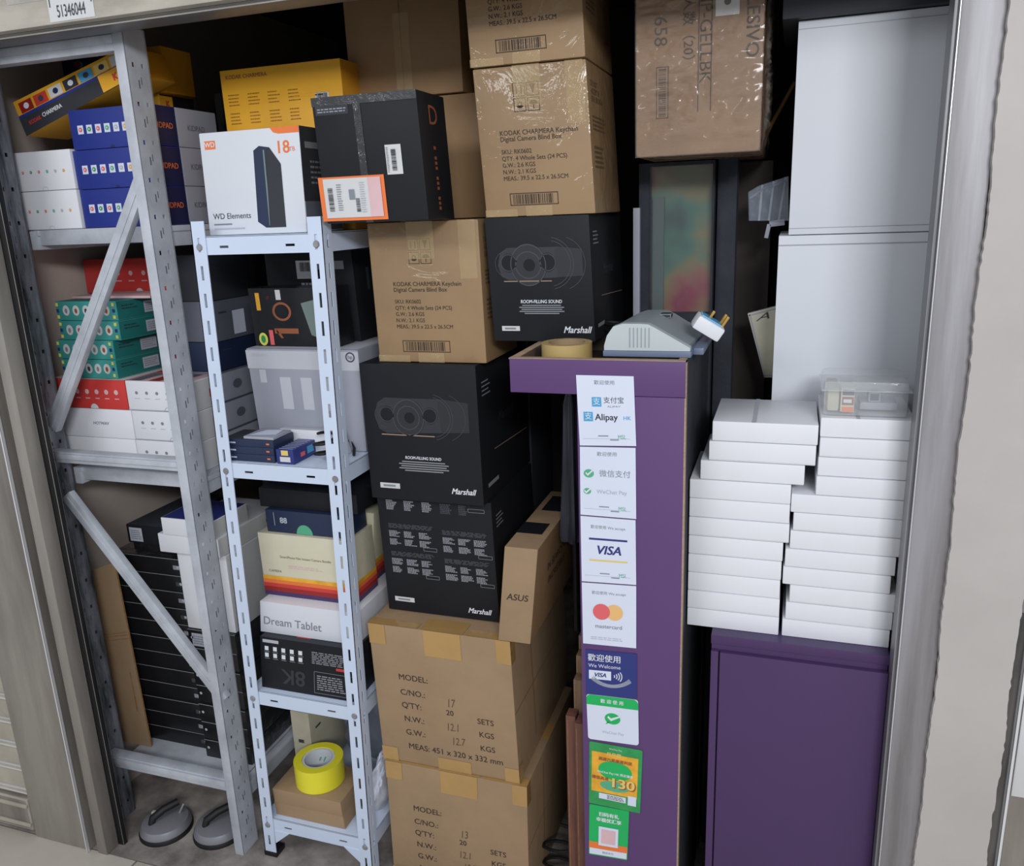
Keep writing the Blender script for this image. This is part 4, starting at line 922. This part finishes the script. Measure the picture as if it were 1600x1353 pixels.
o = mb.build('charger_cable', origin=(-.965, YS+.06, Z1)); tag(o, 'black charger cable coiled on the second shelf', 'cable')
# level three
k8 = qb([(406, 996), (556, 1016), (556, 1098), (411, 1082)], ['black', 'black', 'dgrey'], bev=.001, lo=SX0+SHR*Z2+.008, hi=SX1+SHR*Z2-.008, Y=1.49, z0=Z2+.001, z1=.633, depth=.17)
rep('k8', k8); f = k8.f('F'); f.text('8K', .35, .30, .058, 'dgrey', rot=180, bold=.02); f.frame(.57, .06, .97, .48, .001, 'mink'); f.lines(.6, .12, .94, .42, 7, 'mink', .5)
f.rect(.03, .9, .2, .96, 'lgink'); f.rect(.8, .55, .9, .60, 'red'); f.lines(.55, .62, .95, .86, 7, 'mink', .5)
for i in range(5):
    for j in (0, 1): f.rect(.05+i*.09, .62+j*.13, .09+i*.09, .70+j*.13, 'wink'); f.rect(.045+i*.09, .59+j*.13, .10+i*.09, .60+j*.13, 'mink')
k8.f('T').rect(.35, .1, .5, .3, 'red'); k8.done('black_8k_box', 'black printed box with upside down grey 8K on the third shelf', 'box')
dt = qb([(405, 936), (560, 950), (558, 1005), (408, 986)], ['whitecab', 'whitecab', 'white'], bev=.001, lo=SX0+SHR*Z2+.008, hi=SX1+SHR*Z2-.008, Y=1.51, z0=k8.P[2].z+.001, z1=.717, depth=.28)
rep('dt', dt); dt.f('F').text('Dream Tablet', .04, .38, .030, 'gink', align='L', bold=.008, sx=.95); dt.done('white_tablet_carton', 'white box printed Dream Tablet between black and cream boxes', 'box')
def cream(q, lab, **k):
    b = qb(q, ['cream', 'cream', 'cream'], bev=.002, **k)
    for fc in 'FR':
        f = b.f(fc)
        for (v0, v1, c_) in ((.0, .07, 'purpled'), (.07, .14, 'redd'), (.14, .20, 'red'), (.20, .26, 'orange'), (.26, .32, 'gold2')): f.rect(0, v0, 1, v1, c_)
    f = b.f('F'); f.text('SmartPhone Film Instant Camera Bundle', .5, .64, .0085, 'inkf'); f.lines(.3, .46, .7, .52, 2, 'pink', .4); f.text('CAMERA', .08, .40, .009, 'inkf', align='L')
    b.done('cream_rainbow_box', lab, 'box', 'cream boxes with rainbow stripes'); return b
cr = cream([(402, 830), (546, 850), (556, 934), (413, 912)], 'cream box with rainbow stripes on the white tablet box, front one', lo=SX0+SHR*.65+.008, hi=SX1+SHR*.65-.008, Y=1.545, z0=.7185, z1=.880, depth=.11)
cr2 = cream([(440, 830), (586, 830), (586, 934), (440, 912)], 'cream box with rainbow stripes standing behind the front cream box', lo=SX0+SHR*.65+.008, hi=SX1+SHR*.65-.008, Y=1.665, z0=.7185, z1=.905, depth=.10)
rep('cr', cr); rep('cr2', cr2)
bl = qb([(414, 795), (540, 803), (545, 840), (418, 829)], ['navy', 'navy', 'navy'], bev=.001, lo=SX0+SHR*.75+.008, hi=SX1+SHR*.75-.008, Y=1.555, z0=.881, z1=.937, depth=.09)
rep('bl', bl); f = bl.f('F'); f.ell(.47, 0.005, .022, .024, 'greenm', a0=0, a1=180); f.text('88', .22, .55, .020, 'lgink', bold=.03); f.rect(.1, .3, .11, .9, 'mink'); bl.done('navy_box', 'dark blue box with pale half circle on the cream box', 'box')
db = bx(-1.19, -.925, 1.57, 1.80, .938, .985, ['black', 'black', 'black'], .001); 
db.f('F').rect(.78, .3, .84, .6, 'mink'); db.done('flat_black_box', 'flat black box just under the second shelf board', 'box')
# bottom level
br = [((426, 1234), (531, 1250), (536, 1279), (430, 1260)), ((430, 1261), (536, 1280), (541, 1307), (434, 1286))]
lo = qb(br[1], 'kraft', bev=.001, lo=SX0+SHR*Z3+.008, hi=SX1+SHR*Z3-.008, Y=1.488, z0=Z3+.001, z1=Z3+.041, depth=.135); lo.done('small_brown_box', 'small brown box, lower of two on the bottom shelf', 'box', 'small brown boxes on the bottom shelf')
up = qb(br[0], 'kraft', bev=.001, lo=SX0+SHR*Z3+.008, hi=SX1+SHR*Z3-.008, Y=1.484, z0=Z3+.042, z1=Z3+.082, depth=.13); up.done('small_brown_box', 'small brown box under the yellow tape roll', 'box', 'small brown boxes on the bottom shelf')
rep('lo', lo); rep('up', up)
zt = up.P[2].z+.001; tcx = (up.P[0].x+up.P[1].x)/2+.012; mb = MB()
tcx, tcy = tcx-.012, 1.484+.068
mb.lathe([(.063, zt), (.063, zt+.062), (.042, zt+.062), (.042, zt)], (tcx, tcy, 0), 'tapey', 56, close=True)
tr = mb.build('tape_roll', origin=(tcx, tcy, zt)); tag(tr, 'bright yellow packing tape roll on the small brown boxes', 'tape roll'); tr['_org'] = (tcx, tcy, zt)
mb = MB(); mb.lathe([(.0415, zt), (.0415, zt+.060), (.036, zt+.060), (.036, zt)], (tcx, tcy, 0), 'core', 56, close=True)
Cc = mb
for a in (60, 120, 100): 
    A = math.radians(a); p0 = Vector((tcx+.0357*math.cos(A), tcy+.0357*math.sin(A), zt+.03)); mb.bar(p0-Vector((.004, 0, .008)), p0+Vector((.004, 0, .008)), .003, .001, 'greenm', bev=0)
MB.build(mb, 'cardboard_core', parent=tr, origin=(tcx, tcy, zt))
# crumpled bags
def blob(name, c, r, m, lab, seed=1, fr=4):
    bm = bmesh.new(); bmesh.ops.create_icosphere(bm, subdivisions=4, radius=1)
    from mathutils import noise
    for v in bm.verts:
        n_ = v.co.normalized(); k = 1+.25*noise.noise(n_*2+Vector((seed, 0, 0)))+.12*noise.noise(n_*fr*2+Vector((0, seed, 0))); v.co = Vector((n_.x*r[0], n_.y*r[1], n_.z*r[2]))*k
    zmin = -r[2]*.8
    for v in bm.verts: v.co.z = max(v.co.z, zmin)
    mb = MB(); bm.verts.index_update(); c = Vector(c); c.z -= zmin
    mb.mesh([v.co+c for v in bm.verts], [tuple(x.index for x in f.verts) for f in bm.faces], m, True); bm.free()
    o = mb.build(name, origin=c); return tag(o, lab, 'bag')
blob('crumpled_bag', (-1.06, 1.78, Z3+.001), (.085, .045, .12), 'bagg', 'grey crumpled plastic bag behind the yellow tape roll', 2)
blob('crumpled_bag', (-.945, 1.62, Z3+.001), (.024, .07, .075), 'bagw', 'white crumpled plastic bag at the right of the bottom shelf', 5)
ml = [(Vector((-1.195, 1.56, Z3+.001)), Vector((-1.150, 1.56, Z3+.001))), ]
q = quad([(412, 1130), (450, 1118), (474, 1215), (436, 1232)], Y=1.64, depth=.16, snap=False); dz = Z3+.001-min(q[0].z, q[1].z)
b = bx(-1.222, -1.166, 1.628, 1.80, Z3+.001, .33, ['ivory', 'ivory', 'wtop'], .002); b.f('F').rect(.3, .55, .6, .6, 'dink'); b.f('R').rect(.15, .7, .3, .73, 'dink'); b.done('ivory_file_box', 'ivory upright file box on the bottom shelf behind the brown boxes', 'box')

# ================================================================== LEFT RACK CONTENTS
T0 = RZ[0]; XRI = -1.322
def colbox(px_tl, px_bl, x1, y0, d, z0, h, mats, name, lab, cat, grp, deco=None, bev=.0015):
    xl = at((px_tl[0]+px_bl[0])/2, (px_tl[1]+px_bl[1])/2, Y=y0).x
    xl = max(xl, -1.79); b = bx(xl, x1, y0, y0+d, z0, z0+h, mats, bev)
    if deco: deco(b)
    b.done(name, lab, cat, grp); return b
# top level: white then blue pads
def icons(f, n, u0, u1, v, s, bg, cols):
    for i in range(n):
        u = u0+(u1-u0)*i/(n-1)
        if bg: f.rect(u-s/f.W, v-s*1.15/f.H, u+s/f.W, v+s*1.15/f.H, bg)
        f.ell(u, v, s*.62, s*.62, cols[i % len(cols)], 2); f.rect(u-s*.2/f.W, v-s*.2/f.H, u+s*.2/f.W, v+s*.2/f.H, bg or 'offw', 3)
CI = ['mred', 'greend', 'mred', 'greenm', 'lgink', 'gold2']
def dwhite(b):
    f = b.f('F'); icons(f, 6, .2, .86, .48, .0055, None, CI); f.ring(.52, 0, .008, .0008, 'lgink', a0=0, a1=180)
def dblue(b):
    f = b.f('F'); icons(f, 8, .13, .92, .5, .008, 'paper', CI); f.ell(.5, 0.004, .006, .006, 'blued', a0=0, a1=180)
    g = b.f('R'); g.text('KIDPAD', .48, .5, .017, 'orange', bold=.02)
X_ = at(116, 330, Y=1.535).x
hz = (at(20, 238, Y=1.535).z-T0-.004)/2
for i in range(2):
    colbox((12+10*(1-i), 240+58*(1-i)), (22+11*(1-i), 298+59*(1-i)), at(116+9*(1-i), 270+55*(1-i), Y=1.535).x-.003, 1.535, .2, T0+.001+i*(hz+.001), hz, ['white', 'white', 'white'], 'white_pad_box',
           ['white box with small coloured icons, lower of two beside the blue boxes', 'white box with small coloured icons, upper of two beside the blue boxes'][i], 'box', 'white icon boxes on the top rack shelf', dwhite)
XB1 = -1.325
hb = (at(110, 172, Y=1.54).z-T0-.004)/3
for i in range(3):
    px = [(128, 323), (117, 263), (110, 201)][i]
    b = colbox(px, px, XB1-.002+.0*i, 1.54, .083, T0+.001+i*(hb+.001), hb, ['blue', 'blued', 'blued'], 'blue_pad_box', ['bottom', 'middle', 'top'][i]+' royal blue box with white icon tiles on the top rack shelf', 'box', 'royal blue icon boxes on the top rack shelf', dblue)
    rep('blue', b)
for i in range(3):
    b = bx(XB1-.16, XB1-.002, 1.626, 1.74+.012*i, T0+.001+i*(hb+.001), T0+.001+i*(hb+.001)+hb, ['pale', 'pale', 'pale'], .0015); b.f('R').text('KIDPAD', .45, .5, .017, 'grey', bold=.01)
    b.done('pale_pad_box', ['bottom', 'middle', 'top'][i]+' pale grey box behind the royal blue boxes', 'box', 'pale grey boxes behind the blue boxes')
tb_ = T0+.001+3*(hb+.001)
# yellow camera display boxes, tilted
def disp(q, Y, d, lab, deco, mats, zmin=None):
    P = quad(q, Y=Y, depth=d, snap=False)
    if zmin is not None:
        dz = zmin-min(p.z for p in P)
        if dz > 0:
            for p in P: p.z += dz
    b = Box(P, mats, .001); deco(b); b.done('camera_display_box', lab, 'box', 'yellow camera display boxes on the rack top'); rep('disp', b); return b
def dk1(b):
    f = b.f('F'); f.rect(0, 0, 1, .50, 'dgrey'); f.rect(0, .50, 1, .58, 'blue'); 
    for i, c in enumerate(('redd', 'red', 'offw', 'dgrey', 'sky', 'gold', 'offw')): f.rect(.04+i*.135, .60, .155+i*.135, .90, c, 2); f.ell(.10+i*.135, .75, .008, .006, ['wink', 'dink', 'navy'][i % 3], 3)
    f.text('KODAK', .12, .28, .011, 'red', bold=.03, align='C'); f.text('CHARMERA', .28, .30, .012, 'wink', bold=.03); f.rect(.72, .02, .95, .55, 'yellow', 3); f.text('K', .85, .28, .022, 'red', bold=.05, k=4)
disp([(20, 160), (196, 72), (214, 118), (42, 213)], 1.56, .12, 'yellow and black camera display box tilted on the blue boxes, front one', dk1, ['yellow', 'yellowd', 'yellowd'])
def dk2(b):
    f = b.f('F'); f.rect(.0, .12, 1, .86, 'navy')
    rn = random.Random(2)
    for i in range(16): f.ell(rn.uniform(.06, .94), rn.uniform(.2, .78), .010, .008, rn.choice(['redd', 'red', 'lgink', 'sky', 'rust', 'dink']), 2+i*.1)
disp([(30, 108), (176, 42), (200, 84), (44, 152)], 1.80, .06, 'camera display box with dark photo print behind the tilted yellow box', dk2, ['yellowd', 'yellowd', 'yellowd'])
YA = 1.70; xA = at(258, 130, Y=YA).x
b = bx(at(232, 130, Y=YA).x, xA, YA, at(303, 130, X=xA).y, tb_+.045, at(258, 70, Y=YA).z, ['yellowd', 'yellowd', 'yellowd'], .0015)
b.done('camera_display_box', 'plain amber side of a camera display box right of the rack upright', 'box', 'yellow camera display boxes on the rack top'); rep('amb', b)
b = bx(b.P[0].x-.05, b.P[1].x-.02, YA-.002, YA+.12, tb_, tb_+.044, ['yellow', 'black', 'black'], .001); b.f('R').rect(0, .1, .35, .9, 'yellow'); b.f('R').text('K', .2, .5, .02, 'red', bold=.05, k=2)
b.done('camera_display_box', 'low black and yellow camera display box under the amber one', 'box', 'yellow camera display boxes on the rack top')

# middle level
Zm = RZ[1]+.001
hm = .0545; YM = 1.54
def redicons(b):
    f = b.f('F'); 
    for i in range(6): f.ell(.22+i*.13, .58, .0062, .0062, 'pink'); f.rect(.19+i*.13, .34, .25+i*.13, .37, 'pink')
    f.ell(.55, .003, .012, .012, 'offw', a0=0, a1=180)
def whiteicons(b):
    f = b.f('F')
    for i in range(5): f.ell(.16+i*.16, .6, .0042, .004, 'gink'); f.rect(.12+i*.16, .40, .20+i*.16, .42, 'lgink')
    f.ring(.62, 0, .010, .0008, 'gink', a0=0, a1=180); f.rect(0, .02, 1, .04, 'lgink')
    g = b.f('R'); g.rect(.62, .35, .97, .62, 'red'); g.rect(.68, .46, .91, .51, 'pink', 2)
def hot(b): b.f('F').text('HOTWAV', .55, .5, .011, 'gink', bold=.02, shear=.3)
XS = at(205, 640, Y=YM).x
zr = [Zm+i*(hm+.001) for i in range(3)]
hm_top = at(140, 592, Y=YM).z; hm = (hm_top-Zm-.003)/3; zr = [Zm+i*(hm+.001) for i in range(3)]
for i in range(3):
    px = [(104, 700), (100, 665), (84, 620)][i]; xd = [at(214, 705, Y=YM).x, at(209, 668, Y=YM).x, at(198, 618, Y=YM).x][i]
    b = colbox(px, px, xd-.001, YM, .24, zr[i], hm, 'white' if i < 2 else ['red', 'red', 'offw'], 'white_phone_box' if i < 2 else 'red_phone_box',
        ['white box half hidden by the rack cross bar on the middle shelf', 'white box with small slanted grey name on the middle rack shelf', 'red box with white icons under the teal boxes'][i], 'box', None, hot if i == 1 else redicons if i == 2 else None)
    b2 = bx(xd+.001, XRI-.001, YM, YM+.105, zr[i], zr[i]+hm, ['white', 'offw', 'pink' if i == 2 else 'offw'], .0025); whiteicons(b2)
    if i == 2: 
        t = b2.f('T')
        for q_ in range(3): t.rect(.05+q_*.3, .05, .22+q_*.3, .9, 'redd' if q_ % 2 else 'grey')
    b2.done('white_icon_box', 'white box with grey icons and red side tag, %s of three' % ['bottom', 'middle', 'top'][i], 'box', 'white boxes with red side tags on the middle rack shelf'); rep('wi', b2)
for i in range(3):
    b = bx(XRI-.15, XRI-.001, YM+.11, YM+.24, zr[i], zr[i]+hm, ['grey', 'pale', 'pale'], .0025); b.f('R').ell(.5, .5, .018, .012, 'grey'); b.done('grey_small_box', 'blue grey box behind the red tagged boxes, %s of its stack' % ['bottom', 'middle', 'top'][i], 'box', 'blue grey boxes on the middle rack shelf')
zt_ = zr[2]+hm+.001
th = (at(130, 470, Y=1.55).z-zt_-.004)/4
def tealdeco(b):
    f = b.f('F')
    for i in range(5): f.ell(.17+i*.165, .52, .0105, .0125, 'offw'); f.ell(.17+i*.165, .50, .004, .006, ['gink', 'rust', 'dink'][i % 3], 2)
    for u in (.03, .95):
        for j in range(3): f.rect(u-.02, .1+j*.32, u+.022, .27+j*.32, 'lemon' if j % 2 == 0 else 'visab', 2)
    g = b.f('R'); g.rect(.55, .2, .9, .8, 'lgink'); g.lines(.58, .28, .88, .72, 4, 'gink', .4, 2); g.lines(.1, .5, .42, .8, 2, 'dgrey', .4)
for i in range(4):
    px = [(98, 575), (90, 546), (94, 516), (88, 486)][i]; pr_ = [(182, 576), (178, 548), (187, 518), (183, 488)][i]
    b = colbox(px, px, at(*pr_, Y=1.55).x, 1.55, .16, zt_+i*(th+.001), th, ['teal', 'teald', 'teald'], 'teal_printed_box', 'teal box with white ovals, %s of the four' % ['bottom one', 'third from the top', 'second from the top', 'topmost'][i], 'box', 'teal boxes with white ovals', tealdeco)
rep('teal', b); tt_ = zt_+4*(th+.001)
b = bx(at(112, 462, Y=1.60).x, XRI-.13, 1.60, 1.73, tt_, tt_+.006, ['pink', 'red', 'pink'], .001); b.done('flat_pink_box', 'thin red and pink flat box lying on the teal boxes', 'box')
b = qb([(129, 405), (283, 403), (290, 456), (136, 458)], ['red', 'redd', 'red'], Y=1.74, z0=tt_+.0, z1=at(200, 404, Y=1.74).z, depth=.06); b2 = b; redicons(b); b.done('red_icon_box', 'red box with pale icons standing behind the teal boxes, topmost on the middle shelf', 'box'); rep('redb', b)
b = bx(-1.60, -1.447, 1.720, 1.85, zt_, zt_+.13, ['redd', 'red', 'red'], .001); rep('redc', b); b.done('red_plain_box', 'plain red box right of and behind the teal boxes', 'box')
# far dark boxes of the rack (seen right of the upright)
for i, (z_a, z_b, mt, lab) in enumerate(((1.42, 1.53, 'dgrey', 'upper dark grey box deep in the rack behind the slotted post'), (1.32, 1.419, 'grey', 'grey box with white label deep in the rack behind the slotted post'), (zr[2]+hm+.002, 1.319, 'navy', 'dark blue box deep in the rack, below the grey labelled box'))):
    b = bx(-1.44, -1.326, 1.66, 1.82, z_a+.0005, z_b, mt, .001)
    if i == 1: b.f('R').rect(.45, .1, .75, .7, 'paper')
    b.f('R').rect(.12, .68, .32, .72, 'dink')
    b.done('deep_dark_box', lab, 'box', 'boxes deep in the middle of the rack')
b = bx(-1.60, -1.335, 1.86, 2.25, Zm, zr[2]+hm, ['pale', 'pale', 'pale'], .002); b.f('R').frame(.1, .1, .9, .9, .002, 'grey'); b.done('deep_pale_box', 'pale grey box at the bottom of the deep stack in the rack', 'box')

# bottom level: black box stacks
Zl = RZ[2]+.001
hk = .0415
LXa = at(228, 1150, Y=1.60).x
Xmid = at(320, 1100, Y=1.60).x; nL = 12
topz = at(230, 868, Y=1.60).z; hk = (topz-Zl)/nL-.0008
for i in range(nL):
    z = Zl+i*(hk+.0008); rn = random.Random(i+20)
    b = bx(LXa+rn.uniform(-.004, .004), Xmid-.003, 1.60+rn.uniform(0, .004), 1.86, z, z+hk, ['black2', 'shrink', 'shrink'], .001)
    f = b.f('F'); f.rect(0, .95, 1, .985, 'mink'); f.rect(.86, .35, .95, .6, 'mink' if i % 2 else 'spk3'); f.ell(.93, .5, .004, .004, 'lgink', 2)
    b.done('black_slim_box', 'slim black wrapped box, %s, left stack in the rack bottom' % ('topmost' if i == nL-1 else 'bottom one' if i == 0 else 'number %d from the top' % (nL-i) if False else ordn[nL-1-i]), 'box', 'slim black boxes in the left stack')
nR = 7; zr0 = at(315, 985, Y=1.575).z; hr = (zr0-Zl)/nR-.0008
for i in range(nR):
    z = Zl+i*(hr+.0008); rn = random.Random(i+50)
    b = bx(Xmid+.002, XRI-.003+rn.uniform(-.003, .001), 1.575+rn.uniform(0, .004), 1.86, z, z+hr, ['black2', 'shrink', 'shrink'], .001)
    f = b.f('F'); f.rect(0, .95, 1, .985, 'mink'); f.ell(.08, .55, .004, .004, 'lgink', 2)
    if i == nR-1: f.rect(.08, .12, .55, .8, 'lgink', 2); f.lines(.1, .2, .5, .7, 4, 'gink', .4, 3)
    b.done('black_slim_box', 'slim black wrapped box, %s, right stack in the rack bottom' % ('topmost and labelled' if i == nR-1 else 'bottom one' if i == 0 else ordn[nR-1-i]), 'box', 'slim black boxes in the right stack')
rep('blk R', b); zRt = Zl+nR*(hr+.0008); zLt = Zl+nL*(hk+.0008)
# white upright boxes on right stack
zW = at(280, 870, Y=1.55).z; xw0 = at(266, 930, Y=1.58).x; xw1 = at(292, 930, Y=1.58).x
xw0 = max(xw0, Xmid-.02)
b = bx(Xmid+.003, Xmid+.050, 1.58, 1.75, zRt, zW, ['white', 'offw', 'white'], .003); rep('ww', b); b.done('white_upright_box', 'white box standing upright in the rack bottom, left of its twin', 'box')
b = bx(Xmid+.052, XRI-.004, 1.585, 1.85, zRt, zW-.002, ['white', 'offw', 'white'], .003); b.f('R').rect(.12, .25, .2, .5, 'dink'); b.done('white_upright_box', 'deep white box standing upright against the rack upright', 'box')
b = bx(Xmid-.035, XRI-.004, 1.565, 1.85, zW+.001, zW+.052, ['white', 'offw', 'white'], .003); b.f('R').rect(.7, .4, .76, .6, 'dink'); b.done('white_wide_box', 'wide white box lying on the upright white boxes', 'box'); z5 = zW+.053
rep('wide', b)
b = bx(Xmid-.012, XRI-.010, 1.560, 1.70, z5, z5+.046, ['white', 'offw', 'visab'], .002); b.f('F').ell(.8, .003, .014, .018, 'greenm', a0=0, a1=180); b.done('white_small_box', 'small white box with mint half circle and blue lid', 'box')
b = bx(at(196, 815, Y=1.60).x, Xmid-.05, 1.60, 1.86, zLt+.034, zLt+.085, ['black', 'black', 'dgrey'], .001)
b.f('F').rect(.07, .1, .42, .85, 'lgink'); b.f('F').lines(.1, .2, .4, .75, 5, 'gink', .5, 2)
b.done('black_labelled_box', 'black box with white label at the top of the left stack', 'box'); rep('bl2', b)
b = bx(at(196, 815, Y=1.62).x+.01, Xmid-.06, 1.625, 1.86, zLt+.0005, zLt+.033, 'shrink', .001); b.done('black_wrapped_box', 'film wrapped black box under the labelled black box', 'box')
# cardboard sheet
q = quad([(141, 892), (178, 878), (240, 1190), (203, 1215)], Y=1.565, depth=.006, snap=False)
for v in q: v.z = max(v.z, .1775)
b = Box(q, ['kraft', 'flute', 'flute'], .0005); f = b.f('F')
for v in (.60, .62, .635): f.rect(.02, v, .98, v+.004, 'flute')
f.rect(.75, .2, .8, .42, 'flute'); b.done('cardboard_sheet', 'folded flat brown cardboard sheet left of the black boxes', 'cardboard'); rep('sheet', b)
# suction lifters on the floor
def lifter(px, lab, rot):
    c = at(*px, Z=.03); root = empty('suction_lifter', (c.x, c.y, 0), lab, 'suction lifter', 'grey suction lifters on the floor')
    mb = MB(); mb.lathe([(0, .038), (.034, .038), (.060, .031), (.067, .018), (.067, .010)], c*1-Vector((0, 0, c.z)), 'cup', 40); mb.build('cup', root)
    mb = MB(); mb.lathe([(.066, .014), (.070, .008), (.070, .0), (.0, .0)], (c.x, c.y, 0), 'blk', 40); mb.build('rubber_pad', root)
    d = Vector((math.cos(rot), math.sin(rot), 0)); mb = MB()
    mb.tube([Vector((c.x, c.y, .034))-d*.034, Vector((c.x, c.y, .050))-d*.03, Vector((c.x, c.y, .062))+d*.0, Vector((c.x, c.y, .066))+d*.04], .010, 'blk', 12); mb.build('handle', root)
    mb = MB(); mb.tube([Vector((c.x, c.y, .034))+d*.03+Vector((.01, 0, 0)), Vector((c.x, c.y, .06))+d*.045+Vector((.012, 0, 0))], .003, 'alum', 8); mb.build('lever', root)
    if 'first' in lab or 'left' in lab: mb = MB(); mb.box(c.x-.040, c.x-.030, c.y-.005, c.y+.005, .032, .048, 'ivory', .001); mb.build('valve', root)
lifter((258, 1280), 'grey suction lifter with black handle on the floor, left one', 1.0)
lifter((342, 1284), 'grey suction lifter with black handle on the floor, near the rack upright', .9)
for o in bpy.data.objects:
    if '_org' in o: del o['_org']
